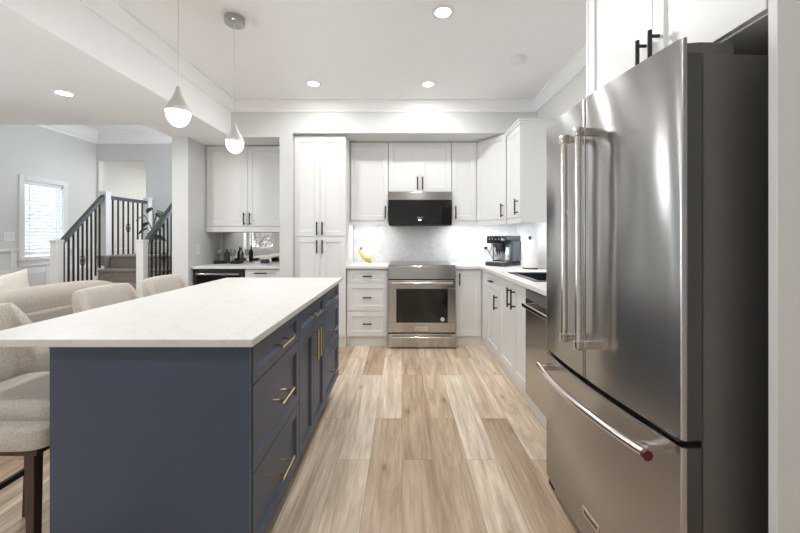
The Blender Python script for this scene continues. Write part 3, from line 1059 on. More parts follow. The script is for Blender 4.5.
def text_mesh(name, body, size, mat, parent, matrix, label=None):
    cu = bpy.data.curves.new(name, 'FONT')
    cu.body = body
    cu.size = size
    cu.extrude = 0.0004
    cu.align_x = 'CENTER'
    cu.align_y = 'CENTER'
    tmp = bpy.data.objects.new('tmp', cu)
    COL.objects.link(tmp)
    dg = bpy.context.evaluated_depsgraph_get()
    me = bpy.data.meshes.new_from_object(tmp.evaluated_get(dg))
    bpy.data.objects.remove(tmp)
    me.transform(matrix)
    me.materials.clear()
    me.materials.append(mat)
    o = bpy.data.objects.new(name, me)
    COL.objects.link(o)
    o.parent = parent
    return o


def on_front(fr, a, z, d, org):
    """matrix putting text on a front plane"""
    p = fr.P(a, z, d) - org
    m = Matrix((fr.u, Vector((0, 0, 1)), fr.n)).transposed().to_4x4()
    m.translation = p
    return m


badge = [c for c in dr.children if c.name.startswith('badge')][0]
text_mesh('lettering', 'KitchenAid', 0.024, M['rubber'], dr, on_front(fr, 0.37, 0.225, 0.0216, ORG[t.name]))
text_mesh('arrow_mark', 'T', 0.03, M['rubber'], dr, on_front(fr, RW - 0.15, 0.325, 0.0148, ORG[t.name]))

# ------------------------------------------------------------------ microwave
fr = Front(-0.160, 4.245, (1, 0))
MW = 0.756
t = thing('microwave', 'stainless and black over-the-range microwave', 'microwave', (0.22, 4.4, 1.385))
MB().obox(fr, 0.004, MW - 0.004, 1.385, 1.786, -0.385, -0.03).build('body', M['rubber'], t, smooth=False)
MB().obox(fr, 0.0, MW, 1.688, 1.787, -0.029, 0.0, 0.003).build('vent_band', M['steel'], t, smooth=False)
d = MB().obox(fr, 0.0, MW, 1.395, 1.6875, -0.029, 0.0, 0.004).build('door', M['glassblk'], t, smooth=False)
MB().obox(fr, 0.003, MW - 0.003, 1.383, 1.3945, -0.029, -0.004, 0.002).build('lower_trim', M['black'], d, smooth=False)
text_mesh('logo', 'KitchenAid', 0.016, M['label'], d, on_front(fr, MW / 2, 1.478, 0.0008, ORG[t.name]))
MB().obox(fr, MW / 2 - 0.024, MW / 2 + 0.014, 1.44, 1.456, 0.0002, 0.0009).build('display', M['display'], d, smooth=False)

# ------------------------------------------------------------------ dishwasher
fr = Front(0.888, 2.558, (0, -1))
t = thing('dishwasher', 'stainless dishwasher next to the refrigerator side panel', 'dishwasher', (1.2, 2.3, 0))
MB().obox(fr, 0.004, 0.600, 0.112, 0.880, -0.56, -0.045).build('body', M['rubber'], t, smooth=False)
d = MB().obox(fr, 0.004, 0.600, 0.13, 0.815, -0.044, 0.0, 0.003).build('door', M['steel'], t, smooth=False)
MB().obox(fr, 0.004, 0.600, 0.818, 0.872, -0.044, -0.001, 0.003).build('control_strip', M['fside'], t, smooth=False)
MB().obox(fr, 0.05, 0.555, 0.755, 0.785, 0.032, 0.044, 0.004).obox(fr, 0.07, 0.095, 0.757, 0.783, 0.0003, 0.0325).obox(fr, 0.51, 0.535, 0.757, 0.783, 0.0003, 0.0325).build('handle', M['chrome'], d, smooth=False)
MB().obox(fr, 0.004, 0.600, 0.0, 0.111, -0.5, -0.04).build('toe_board', M['cab'], t, smooth=False)

# ------------------------------------------------------------------ refrigerator (own coordinates: x into the alcove, y along its front)
FW, BUL = 0.84, 0.026
t = thing('refrigerator', 'stainless french-door refrigerator with bottom freezer drawer', 'refrigerator', (0.775, 0.978, 0), math.radians(2.6), local=True)
FZ0, FZS, FZ1 = 0.045, 0.665, 1.80


def bow(y):
    return -BUL * (1 - (2 * y / FW - 1) ** 2)


def fridge_door(y0, y1, z0, z1, ny=12, notch=False, r0=0.012, r1=0.012, th=0.055):
    """steel skin of a door leaf with a bowed front and rounded vertical edges, and the dark leaf behind it"""
    pts = []
    for k in range(5):
        a = PI / 2 * k / 4
        pts.append((bow(y0 + r0) + r0 - r0 * math.sin(a), y0 + r0 - r0 * math.cos(a)))
    for k in range(1, ny):
        y = y0 + r0 + (y1 - y0 - r0 - r1) * k / ny
        pts.append((bow(y), y))
    for k in range(5):
        a = PI / 2 * k / 4
        pts.append((bow(y1 - r1) + r1 - r1 * math.cos(a), y1 - r1 + r1 * math.sin(a)))
    n = len(pts)
    back = [(bow(min(max(y, y0 + r0), y1 - r1)) + 0.0125, y) for x, y in pts]
    skin = MB().prism(pts + back[::-1], z0, z1)
    zt = z1 - 0.042 if notch else z1 - 0.001
    core = MB().prism([(x + 0.0003, min(max(y, y0 + 0.001), y1 - 0.001)) for x, y in back[1:-1]] + [(th, y1 - 0.001), (th, y0 + 0.001)], z0 + 0.001, zt)
    return skin, core


def leaf_of(name, *a, **k):
    skin, core = fridge_door(*a, **k)
    d_ = skin.build(name, M['fsteel'], t)
    core.build('door_edge', M['fedge'], d_, smooth=False)
    return d_


yc = FW / 2 + 0.02
MB().box(0.066, 0.68, 0.010, FW - 0.028, 0.035, 1.762, 0.004).build('cabinet_body', M['fside'], t, smooth=False)
near = leaf_of('door', 0.0, yc - 0.003, FZS + 0.02, FZ1, notch=True, r1=0.004)
far = leaf_of('door', yc + 0.003, FW, FZS + 0.02, FZ1, notch=True, r0=0.004)
frz = leaf_of('freezer_drawer', 0.0, FW, FZ0, FZS, ny=22)
MB().box(0.0555, 0.0635, 0.012, yc - 0.006, FZS + 0.025, 1.755).box(0.0555, 0.0635, yc + 0.006, FW - 0.035, FZS + 0.025, 1.755).box(0.0555, 0.0635, 0.012, FW - 0.035, FZ0 + 0.01, FZS - 0.006).build('gasket', M['rubber'], t, smooth=False)
MB().box(0.05, 0.63, 0.03, FW - 0.05, 0.0, 0.034).build('base_grille', M['rubber'], t, smooth=False)
MB().box(0.004, 0.05, FW - 0.07, FW - 0.02, 0.0, 0.044, 0.004).build('foot', M['rubber'], t, smooth=False)
MB().box(0.005, 0.10, 0.02, 0.14, FZS + 0.004, FZS + 0.016, 0.002).build('hinge', M['rubber'], t, smooth=False)
for nm_y in ((0.02, 0.10), (FW - 0.13, FW - 0.05)):
    MB().prism([(0.022, nm_y[0] + 0.01), (0.07, nm_y[0]), (0.17, nm_y[0]), (0.17, nm_y[1]), (0.022, nm_y[1])], 1.7625, 1.800, 0.004).build('hinge_cover', M['fside'], t, smooth=False)


def pull(d_, y, z0, z1):
    x = bow(y)
    so = 0.068
    q = MB()
    q.tube(((x - so, y, z0), (x - so, y, z1)), 0.0135, 16)
    for z in (z0 + 0.006, z1 - 0.006):
        q.box(x - so - 0.016, x - so + 0.016, y - 0.0165, y + 0.0165, z - 0.017, z + 0.017, 0.004)
        q.hexa([(x - so + 0.01, y - 0.010, z - 0.015), (x + 0.004, y - 0.010, z - 0.015), (x + 0.004, y + 0.010, z - 0.015), (x - so + 0.01, y + 0.010, z - 0.015),
                (x - so + 0.01, y - 0.010, z + 0.015), (x + 0.004, y - 0.010, z + 0.015), (x + 0.004, y + 0.010, z + 0.015), (x - so + 0.01, y + 0.010, z + 0.015)], 0.003)
    q.build('handle', M['chrome'], d_)


pull(near, yc - 0.075, 0.835, 1.65)
pull(far, yc + 0.032, 0.835, 1.65)
q = MB()
ya, yb_ = 0.055, FW - 0.07
hp = []
for k in range(25):
    y = ya + (yb_ - ya) * k / 24
    hp.append((bow(y) * 1.9 - 0.055, y, 0.62))
q.tube(hp, 0.0135, 14)
for y in (ya + 0.035, yb_ - 0.035):
    q.box(bow(y) * 1.9 - 0.052, bow(y) + 0.004, y - 0.014, y + 0.014, 0.608, 0.632, 0.003)
q.build('freezer_handle', M['chrome'], frz)
mdl = MB().tube(((hp[0][0], ya - 0.0115, 0.62), (hp[0][0], ya - 0.0002, 0.62)), 0.0155, 18).build('medallion', M['red'], frz)
mdl['label'] = 'red round end cap'
yb0 = 0.40
q = MB().hexa([(bow(yb0 + dy) - 0.0022 - dx, yb0 + dy, z) for z in (0.135, 0.17) for dx, dy in ((0, -0.055), (0, 0.055), (-0.004, 0.055), (-0.004, -0.055))], 0.0008)
q.build('badge', M['chrome'], frz, smooth=False)
m4 = Matrix(((0, 0, -1, bow(yb0) - 0.0026), (-1, 0, 0, yb0), (0, 1, 0, 0.1525), (0, 0, 0, 1)))
text_mesh('lettering', 'KitchenAid', 0.019, M['rubber'], frz, m4)

# ------------------------------------------------------------------ bar stools (own coordinates: front towards +x)


def make_stool(label):
    t = thing('bar_stool', label, 'stool', (-1.47, 1.40, 0), 0, 'upholstered stools along the island', local=True)
    # backrest: an upholstered shell wrapping round, wings dropping towards the seat
    mb = MB()
    n, h = 26, 0.033
    rings = []
    path = []
    for i in range(n + 1):
        a = math.radians(-90 + 180 * i / n)
        c, s = math.cos(a), math.sin(a)
        x = -0.11 - 0.125 * abs(c) ** 0.48
        y = 0.194 * math.copysign(abs(s) ** 0.48, s)
        path.append(Vector((x, y, 0)))
    for i, p in enumerate(path):
        d = (path[min(i + 1, n)] - path[max(i - 1, 0)]).normalized()
        nn = Vector((-d.y, d.x, 0))
        f = max(0.0, min(1.0, (p.x + 0.205) / 0.095))
        zt = 0.972 - 0.27 * f - 0.010 * (abs(p.y) / 0.2) ** 2
        zb = 0.585
        ring = []
        for o_, z in ((-h * 0.9, zb), (-h, (zb + zt) / 2), (-h, zt - 0.035), (-h * 0.55, zt - 0.006), (h * 0.55, zt - 0.006), (h, zt - 0.035), (h, (zb + zt) / 2), (h * 0.9, zb)):
            q = p + nn * o_ + Vector((0, 0, z))
            q.x -= (z - 0.6) * 0.16 * (1 - f)
            ring.append(mb.bm.verts.new(q))
        rings.append(ring)
    q = len(rings[0])
    for a, b in zip(rings, rings[1:]):
        for j in range(q):
            mb.bm.faces.new((a[j], a[(j + 1) % q], b[(j + 1) % q], b[j]))
    mb.bm.faces.new(rings[0])
    mb.bm.faces.new(rings[-1][::-1])
    mb.build('backrest', M['fabric'], t, subsurf=2)
    MB().puff((0.03, 0, 0.567), 0.245, 0.225, 0.042, 0.25, 0.25, 40, 14).build('seat', M['fabric'], t)
    MB().puff((0.045, 0, 0.628), 0.222, 0.168, 0.042, 0.5, 0.3, 40, 14).build('seat_cushion', M['fabric'], t)
    MB().box(-0.19, 0.235, -0.20, 0.20, 0.508, 0.526).build('seat_frame', M['wood'], t, smooth=False)
    for sx, sy in ((1, -1), (1, 1), (-1, -1), (-1, 1)):
        x0, y0 = (0.205 if sx > 0 else -0.17), sy * 0.18
        x1, y1 = (0.215 if sx > 0 else -0.21), sy * 0.19
        r0, r1 = 0.017, 0.012
        MB().hexa([(x1 - r1, y1 - r1, 0), (x1 + r1, y1 - r1, 0), (x1 + r1, y1 + r1, 0), (x1 - r1, y1 + r1, 0),
                   (x0 - r0, y0 - r0, 0.508), (x0 + r0, y0 - r0, 0.508), (x0 + r0, y0 + r0, 0.508), (x0 - r0, y0 + r0, 0.508)], 0.003).build('leg', M['wood'], t, smooth=False)
    MB().box(-0.208, -0.190, -0.174, 0.174, 0.20, 0.225, 0.003).build('stretcher', M['black'], t, smooth=False)
    MB().box(0.202, 0.224, -0.174, 0.174, 0.135, 0.155, 0.003).build('footrest', M['black'], t, smooth=False)
    return t


stool = make_stool('oatmeal upholstered bar stool nearest the camera, its seat and dark legs showing')
dup(stool, (-1.47, 2.075, 0), 'oatmeal upholstered bar stool in the middle of the three, only backrest showing')
dup(stool, (-1.47, 2.585, 0), 'oatmeal upholstered bar stool nearest the bar niche, farthest of the three')

# ------------------------------------------------------------------ sofa and throw pillow
t = thing('sofa', 'taupe fabric sofa with loose back cushions in front of the stairs', 'sofa', (-3.0, 1.9, 0))
MB().box(-3.60, -2.50, 1.02, 3.2, 0.06, 0.355, 0.04, 4).build('base', M['sofa'], t)
MB().box(-2.72, -2.47, 1.00, 3.22, 0.356, 0.745, 0.03, 4).build('back_frame', M['sofa'], t)
MB().box(-3.60, -2.74, 3.00, 3.22, 0.356, 0.64, 0.05, 4).build('armrest', M['sofa'], t)
MB().box(-3.60, -2.74, 1.00, 1.22, 0.356, 0.64, 0.05, 4).build('armrest', M['sofa'], t)
for yy in (2.10, 3.17):
    rot = Matrix.Rotation(math.radians(-6), 3, 'Y')
    MB().puff((-2.69, yy - 0.50, 0.70), 0.21, 0.535, 0.185, 0.6, 0.3, 40, 20, rot).build('back_cushion', M['sofa'], t)
    MB().puff((-3.26, yy - 0.50, 0.415), 0.335, 0.43, 0.06, 0.35, 0.2, 40, 14).build('seat_cushion', M['sofa'], t)
for x in (-3.5, -2.6):
    for y in (1.15, 3.08):
        MB().box(x - 0.025, x + 0.025, y - 0.025, y + 0.025, 0, 0.06).build('foot', M['wood'], t, smooth=False)


def throw_pillow(name, label, c, s, rx, rz, tilt):
    n = 14
    mb = MB()
    R = Matrix.Rotation(rz, 3, 'Z') @ Matrix.Rotation(tilt, 3, 'X') @ Matrix.Rotation(rx, 3, 'Y')
    top, bot = {}, {}
    for i in range(n + 1):
        for j in range(n + 1):
            u, v = 2 * i / n - 1, 2 * j / n - 1
            th = 0.085 * ((1 - u ** 4) * (1 - v ** 4)) ** 0.6
            pin = 1 - 0.07 * (1 - abs(u) ** 2) * (abs(v) ** 6)
            pin2 = 1 - 0.07 * (1 - abs(v) ** 2) * (abs(u) ** 6)
            p = (u * s * pin2, v * s * pin)
            top[i, j] = mb.bm.verts.new(R @ Vector((p[0], th, p[1])) + Vector(c))
            bot[i, j] = top[i, j] if i in (0, n) or j in (0, n) else mb.bm.verts.new(R @ Vector((p[0], -th, p[1])) + Vector(c))
    for i in range(n):
        for j in range(n):
            mb.bm.faces.new((top[i, j], top[i + 1, j], top[i + 1, j + 1], top[i, j + 1]))
            mb.bm.faces.new((bot[i, j + 1], bot[i + 1, j + 1], bot[i + 1, j], bot[i, j]))
    return tag(mb.build(name, M['pillow']), label, 'pillow')


throw_pillow('throw_pillow', 'pale square throw pillow leaning on the back of the sofa', (-3.17, 2.80, 0.765), 0.19, math.radians(-18), math.radians(25), math.radians(-22))

# ------------------------------------------------------------------ stairs
SX0, SX1 = -3.848, -2.970
t = thing('staircase', 'brown carpeted staircase rising to a landing between two railings', 'staircase', (-3.42, 4.5, 0))
steps = []
Y0, RUN, RISE = 3.66, 0.204, 1.0 / 6
for i in range(6):
    y, z1 = Y0 + RUN * i, RISE * (i + 1)
    steps.append((y, z1))
    y1 = 4.679
    if i < 5:
        st_ = MB().box(SX0, SX1, y + 0.02, y1 + 0.001, z1 - RISE + 0.0005, z1 - 0.035).box(SX0, SX1, y, y1 + 0.001, z1 - 0.035, z1, 0.014, 3)
        st_.build('step', M['carpet'], t)
MB().box(-3.95, BX0 - 0.002, 4.70, YST - 0.002, 0.0, 0.965).box(-3.965, BX0 - 0.002, 4.68, YST - 0.002, 0.965, 1.0, 0.014, 3).box(-3.95, -3.8545, 4.60, 4.70, 0.0, 0.964).box(-3.965, -3.8545, 4.595, 4.70, 0.9645, 0.9995, 0.010, 3).build('landing', M['carpet'], t)
def curb_z(y):
    return 0.07 + (y - 4.046) * 0.80 / 0.548


sg = MB()
for xa, xb in ((-3.925, -3.8505), (-2.9675, -2.893)):
    sg.hexa([(xa, 4.046, 0), (xb, 4.046, 0), (xb, 4.594, 0), (xa, 4.594, 0), (xa, 4.046, curb_z(4.046)), (xb, 4.046, curb_z(4.046)), (xb, 4.594, curb_z(4.594)), (xa, 4.594, curb_z(4.594))])
sg.box(-3.962, -3.951, 4.69, YST - 0.002, 0.0, 0.964)
sg.build('stringer', M['trim'], t, smooth=False)


def step_z(y):
    z = 0.0
    for sy, sz in steps:
        if y >= sy:
            z = sz
    return z


def newel(mb, x, y, z0, z1, r=0.066):
    mb.box(x - r, x + r, y - r, y + r, z0, z1 - 0.03, 0.004)
    mb.box(x - r - 0.006, x + r + 0.006, y - r - 0.006, y + r + 0.006, z1 - 0.03, z1, 0.006)


def baluster(x, y, z0, z1, root, basket=False):
    mb = MB()
    r = 0.0075
    mb.box(x - r, x + r, y - r, y + r, z0, z1)
    if basket:
        zc = (z0 + z1) / 2
        for k in range(4):
            pts = []
            for j in range(9):
                u = j / 8
                a = k * PI / 2 + u * PI
                rr = 0.022 * math.sin(u * PI) + 0.004
                pts.append((x + rr * math.cos(a), y + rr * math.sin(a), zc - 0.07 + 0.14 * u))
            mb.tube(pts, 0.004, 6)
    mb.build('baluster', M['black'], root, smooth=False)


def railing(label, x, with_guard):
    root = thing('stair_railing', label, 'railing', (x, 4.0, 0))
    rz = 0.0
    n = MB()
    newel(n, x, 4.0, 0.0, 1.215, 0.040)
    n.build('newel_post', M['trim'], root, smooth=False)
    n = MB()
    newel(n, x, 4.655 if with_guard else 4.74, 1.0005, 1.84, 0.042)
    n.build('newel_post', M['trim'], root, smooth=False)
    z0, z1 = 1.165, (1.765 if with_guard else 1.80)
    ye = 4.612 if with_guard else 4.697
    MB().hexa([(x - 0.03, 4.041, z0 - 0.03), (x + 0.03, 4.041, z0 - 0.03), (x + 0.03, ye, z1 - 0.03), (x - 0.03, ye, z1 - 0.03),
               (x - 0.03, 4.041, z0 + 0.03), (x + 0.03, 4.041, z0 + 0.03), (x + 0.03, ye, z1 + 0.03), (x - 0.03, ye, z1 + 0.03)], 0.008).build('handrail', M['rail'], root, smooth=False)
    for k in range(9):
        y = 4.082 + (ye - 4.11) / 8.3 * k
        zt = z0 + (z1 - z0) * (y - 4.041) / (ye - 4.041) - 0.032
        baluster(x, y, curb_z(y) + 0.012, zt, root, k == 4)
    if with_guard:
        n = MB()
        newel(n, x, 5.43, 1.0005, 1.84, 0.042)
        n.build('newel_post', M['trim'], root, smooth=False)
        MB().box(x - 0.03, x + 0.03, 4.698, 5.387, 1.745, 1.79, 0.006).build('guard_rail', M['rail'], root, smooth=False)
        for k in range(7):
            baluster(x, 4.775 + 0.09 * k, 1.001, 1.744, root, k == 3)
    return root


railing('dark stair railing on the window side, with level guard on the landing', -3.89, True)
railing('dark stair railing beside the white niche column', -2.928, False)

# potted plant on the landing
px, py = -3.585, 5.12
t = thing('potted_plant', 'leafy dark green potted plant on the stair landing', 'plant', (px, py, 1.0))
MB().lathe([(0.05, 0.001), (0.075, 0.02), (0.09, 0.15), (0.095, 0.17), (0.08, 0.17), (0.076, 0.15)], (px, py, 1.0)).build('pot', M['pot'], t)
MB().lathe([(0.0, 0.150), (0.075, 0.151)], (px, py, 1.0)).build('soil', M['soil'], t)
rnd = random.Random(4)
leaf_spec = []
for k in range(9):
    a = rnd.uniform(0, 2 * PI)
    hgt = rnd.uniform(0.22, 0.66)
    rad = rnd.uniform(0.03, 0.11)
    leaf_spec.append((a, hgt, rad))
leaf_spec += [(PI, 0.36, 0.09), (PI * 0.9, 0.45, 0.10), (0.3, 0.62, 0.05), (2.8, 0.66, 0.02)]
for a, hgt, rad in leaf_spec:
    base = Vector((px, py, 1.15))
    tip = Vector((px + rad * math.cos(a), py + rad * math.sin(a), 1.0 + hgt))
    midp = (base + tip) / 2 + Vector((-0.03 * math.cos(a), -0.03 * math.sin(a), 0.03))
    sm = MB().tube((base, midp, tip), 0.004, 6).build('stem', M['leaf'], t)
    lf = MB()
    dirv = Vector((math.cos(a), math.sin(a), -0.25)).normalized()
    side = dirv.cross(Vector((0, 0, 1))).normalized()
    up = side.cross(dirv)
    Lf, wd = rnd.uniform(0.09, 0.125), 0.042
    rows = []
    for j in range(7):
        u = j / 6
        ww = wd * math.sin(PI * min(1, u * 0.96 + 0.03)) ** 0.8
        c_ = tip + dirv * (Lf * u) - Vector((0, 0, 0.05 * u * u))
        rows.append([lf.bm.verts.new(c_ + side * ww * s_ + up * (abs(s_) * 0.012 + dz)) for s_, dz in ((-1, 0), (0, 0), (1, 0), (1, -0.003), (0, -0.003), (-1, -0.003))])
    for r0, r1 in zip(rows, rows[1:]):
        for j in range(6):
            lf.bm.faces.new((r0[j], r0[(j + 1) % 6], r1[(j + 1) % 6], r1[j]))
    lf.bm.faces.new(rows[0])
    lf.bm.faces.new(rows[-1][::-1])
    lf.build('leaf', M['leaf'], t)

# ------------------------------------------------------------------ blind in the left window
t = thing('window_blind', 'closed white horizontal blind in the window left of the stairs', 'blind', (XL - 0.016, (WY0 + WY1) / 2, WZ0))
MB().box(XL - 0.051, XL - 0.001, WY0 + 0.006, WY1 - 0.006, WZ1 - 0.055, WZ1 - 0.003, 0.004).build('headrail', M['plastic'], t, smooth=False)
sl = MB()
k, z = 0, WZ1 - 0.085
while z > WZ0 + 0.045:
    sl.hexa([(XL - 0.041, WY0 + 0.008, z - 0.0245), (XL - 0.041, WY1 - 0.008, z - 0.0245), (XL - 0.039, WY1 - 0.008, z - 0.0255), (XL - 0.039, WY0 + 0.008, z - 0.0255),
             (XL - 0.015, WY0 + 0.008, z + 0.0235), (XL - 0.015, WY1 - 0.008, z + 0.0235), (XL - 0.013, WY1 - 0.008, z + 0.0225), (XL - 0.013, WY0 + 0.008, z + 0.0225)])
    z -= 0.044
sl.build('slats', M['blind'], t, smooth=False)
MB().box(XL - 0.046, XL - 0.006, WY0 + 0.008, WY1 - 0.008, WZ0 + 0.002, WZ0 + 0.022, 0.003).build('bottom_rail', M['plastic'], t, smooth=False)
for y in (WY0 + 0.08, WY1 - 0.08):
    MB().box(XL - 0.012, XL - 0.008, y - 0.004, y + 0.004, WZ0 + 0.022, WZ1 - 0.056).build('ladder_tape', M['plastic'], t, smooth=False)

# ------------------------------------------------------------------ switches, outlets, detectors
SWF = Front(XL + 0.0005, 0, (0, 1))


def wall_plate(name, label, cat, fr, a, z, w, h, n=1):
    root = thing(name, label, cat, tuple(fr.P(a, z, 0)))
    MB().obox(fr, a - w / 2, a + w / 2, z - h / 2, z + h / 2, 0.0, 0.006, 0.002).build('plate', M['plastic'], root, smooth=False)
    for k in range(n):
        ac = a + (k - (n - 1) / 2) * 0.046
        MB().obox(fr, ac - 0.016, ac + 0.016, z - 0.033, z + 0.033, 0.0061, 0.009, 0.001).build('rocker' if cat == 'switch' else 'socket', M['label'], root, smooth=False)
    return root


wall_plate('light_switch', 'white double light switch on the wall left of the window', 'switch', SWF, 4.27, 1.25, 0.118, 0.115, 2)
wall_plate('light_switch', 'white light switch on the side wall of the bar niche', 'switch', Front(-2.38 + 0.0005, 0, (0, 1)), 4.13, 1.10, 0.072, 0.115, 1)
wall_plate('wall_outlet', 'white wall outlet in the tile behind the bananas', 'outlet', Front(0, YB - 0.0105, (1, 0)), -0.36, 1.085, 0.072, 0.115, 1)
o2 = wall_plate('wall_outlet', 'white wall outlet with a black plug between range and coffee machine', 'outlet', Front(0, YB - 0.0105, (1, 0)), 1.09, 1.085, 0.072, 0.115, 1)
t = thing('power_cord', 'black plug and cord in the tiled wall beside the coffee machine', 'cord', (1.09, 4.62, 0.93))
MB().box(1.072, 1.108, 4.600, 4.6285, 1.085, 1.118, 0.004).build('plug', M['black'], t, smooth=False)
MB().tube([(1.09, 4.60, 1.10), (1.10, 4.575, 1.085), (1.13, 4.56, 1.03), (1.17, 4.56, 0.96), (1.20, 4.555, 0.9195), (1.24, 4.53, 0.9195)], 0.004, 8).build('cable', M['black'], t)
t = thing('smoke_detector', 'round white smoke detector on the kitchen ceiling', 'detector', (0.977, 2.963, CEIL))
MB().lathe([(0.05, -0.034), (0.058, -0.030), (0.062, -0.012), (0.062, -0.0005)], (0.977, 2.963, CEIL)).build('housing', M['plastic'], t)
MB().lathe([(0.035, -0.0355), (0.035, -0.0342)], (0.977, 2.963, CEIL)).build('sensor_cover', M['label'], t)
t = thing('smoke_detector', 'small dark sensor on the hall wall beyond the stairs', 'detector', (-4.78 + 0.7, 5.7, 2.4))
bpy.data.objects.remove(t)

# ------------------------------------------------------------------ recessed ceiling lights


def downlight(label, x, y, z, watts, group='recessed ceiling lights'):
    root = thing('ceiling_light', label, 'ceiling light', (x, y, z), group=group)
    MB().lathe([(0.052, -0.0045), (0.072, -0.004), (0.075, -0.0005), (0.052, -0.0005), (0.052, -0.0045)], (x, y, z), 32, cap=False).build('trim_ring', M['plastic'], root)
    MB().lathe([(0.0, -0.003), (0.0515, -0.003), (0.0515, -0.0012), (0.0, -0.0012)], (x, y, z), 32).build('diffuser', M['lampglow'], root)
    l = lamp_area('lamp', (x, y, z - 0.006), (0, 0, -1), 0.10, 0.10, watts, WARM, shape='DISK')
    l.parent = root
    l.location = (0, 0, -0.006)


downlight('recessed ceiling light in the kitchen ceiling closest to the camera', 0.272, 2.356, CEIL, LIGHT_DOWN)
downlight('recessed ceiling light above the island end near the pantry', -0.862, 3.457, CEIL, LIGHT_DOWN * 0.6)
downlight('recessed ceiling light in front of the range and microwave', 0.254, 3.47, CEIL, LIGHT_DOWN * 0.85)
downlight('recessed ceiling light in the lower living-side ceiling, left of the beam', -2.68, 2.815, LOWC, LIGHT_DOWN * 1.2)
downlight('added ceiling light out of view in the lower living-side ceiling above the sofa', -3.7, 2.0, LOWC, LIGHT_DOWN * 0.6)  # extra lamp out of view, added to brighten the living side
for n_, (x, y) in enumerate(((-0.9, 0.2), (0.3, 0.3))):  # two more unseen lamps, added to raise the kitchen's brightness
    downlight(('added ceiling light out of view above the camera end of the island', 'added ceiling light out of view above the fridge aisle')[n_], x, y, CEIL, LIGHT_DOWN * (1.0, 0.3)[n_])

# ------------------------------------------------------------------ pendants


def pendant(label, x, y):
    zc = 1.90
    root = thing('pendant_light', label, 'pendant', (x, y, CEIL), group='teardrop pendants over the island')
    MB().lathe([(0.0, -0.044), (0.060, -0.044), (0.066, -0.038), (0.066, -0.0005), (0.0, -0.0005)], (x, y, CEIL), 28).build('canopy', M['steel'], root)
    MB().tube(((x, y, zc + 0.128), (x, y, CEIL - 0.0445)), 0.0014, 6).build('cord', M['silver'], root)
    MB().lathe([(0.058, -0.008), (0.0595, 0.002), (0.056, 0.013), (0.044, 0.033), (0.032, 0.055), (0.021, 0.079), (0.013, 0.103), (0.008, 0.124), (0.0, 0.127)], (x, y, zc), 32).build('shade', M['satin'], root)
    prof = [(0.0, -0.083)] + [(0.0565 * math.cos(a), -0.009 - 0.074 * math.sin(a)) for a in [math.radians(d) for d in (75, 60, 45, 30, 15, 0)]] + [(0.0, -0.0085)]
    MB().lathe(prof, (x, y, zc), 32).build('globe', M['pendglow'], root)
    l = bpy.data.lights.new('lamp', 'POINT')
    l.energy = 2.5
    l.color = WARM
    l.shadow_soft_size = 0.05
    lo = bpy.data.objects.new('lamp', l)
    COL.objects.link(lo)
    lo.parent = root
    lo.location = (0, 0, zc - 0.16 - CEIL)
    return root


pendant('silver teardrop pendant over the near half of the island', -1.155, 1.833)
pendant('silver teardrop pendant with visible ceiling canopy over the far half of the island', -1.14, 2.42)

# hall ceiling lamp beyond the stairs
t = thing('ceiling_lamp', 'flush white dome ceiling lamp in the hall beyond the stairs', 'ceiling light', (-3.5, 6.4, 2.6))
MB().lathe([(0.0, -0.07), (0.08, -0.06), (0.13, -0.03), (0.14, -0.0005), (0.0, -0.0005)], (-3.5, 6.4, 2.6)).build('dome', M['lampglow'], t)
hl_ = lamp_area('lamp', (0, 0, 0), (0, 0, -1), 0.25, 0.25, 14, WARM, shape='DISK')
hl_.parent = t
hl_.location = (0, 0, -0.08)

# under-cabinet light strips
for nm, x, y, sx, sy in (('left', -0.38, 4.385, 0.40, 0.02), ('mid', 0.74, 4.385, 0.24, 0.02), ('corner', 1.15, 4.36, 0.30, 0.02), ('right', 1.24, 3.68, 0.02, 0.40)):
    where = {'left': 'under the wall cabinet left of the microwave', 'mid': 'under the narrow wall cabinet right of the microwave', 'corner': 'under the diagonal corner wall cabinet', 'right': 'under the right wall cabinet, over the paper towel'}[nm]
    t = thing('light_strip', 'slim white light strip ' + where, 'light strip', (x, y, UZ0), group='under-cabinet light strips')
    MB().box(x - sx / 2, x + sx / 2, y - sy / 2, y + sy / 2, UZ0 - 0.012, UZ0 - 0.0006).build('housing', M['plastic'], t, smooth=False)
    l = lamp_area('lamp', (0, 0, 0), (0, 0, -1), sx, sy, LIGHT_LED, (0.93, 0.96, 1.0))
    l.parent = t
    l.location = (0, 0, -0.0135)

# ------------------------------------------------------------------ mirror and things in the bar niche
tag(MB().box(-2.345, -1.368, YB - 0.0065, YB - 0.0008, 0.9155, 1.304, 0.0008).build('mirror', M['mirror'], smooth=False), 'wide mirror backsplash under the bar niche cabinet', 'mirror')
ZT = CT1 + 0.0006


def bottle(label, x, y, h, r):
    root = thing('bottle', label, 'bottle', (x, y, ZT), group='bottles on the bar tray')
    MB().lathe([(0.0, 0.0), (r * 0.95, 0.0), (r, 0.006), (r, h * 0.58), (r * 0.8, h * 0.68), (r * 0.36, h * 0.76), (r * 0.34, h * 0.92), (0.0, h * 0.92)], (x, y, ZT), 20).build('body', M['bottle'], root)
    MB().lathe([(r * 0.4, h * 0.921), (r * 0.4, h), (0.0, h)], (x, y, ZT), 16).build('stopper', M['chrome'], root)
    return root


bottle('stout dark bottle at the left end of the bar counter', -2.20, 4.47, 0.20, 0.034)
bottle('slim dark bottle standing by the middle of the bar mirror', -2.035, 4.50, 0.215, 0.028)


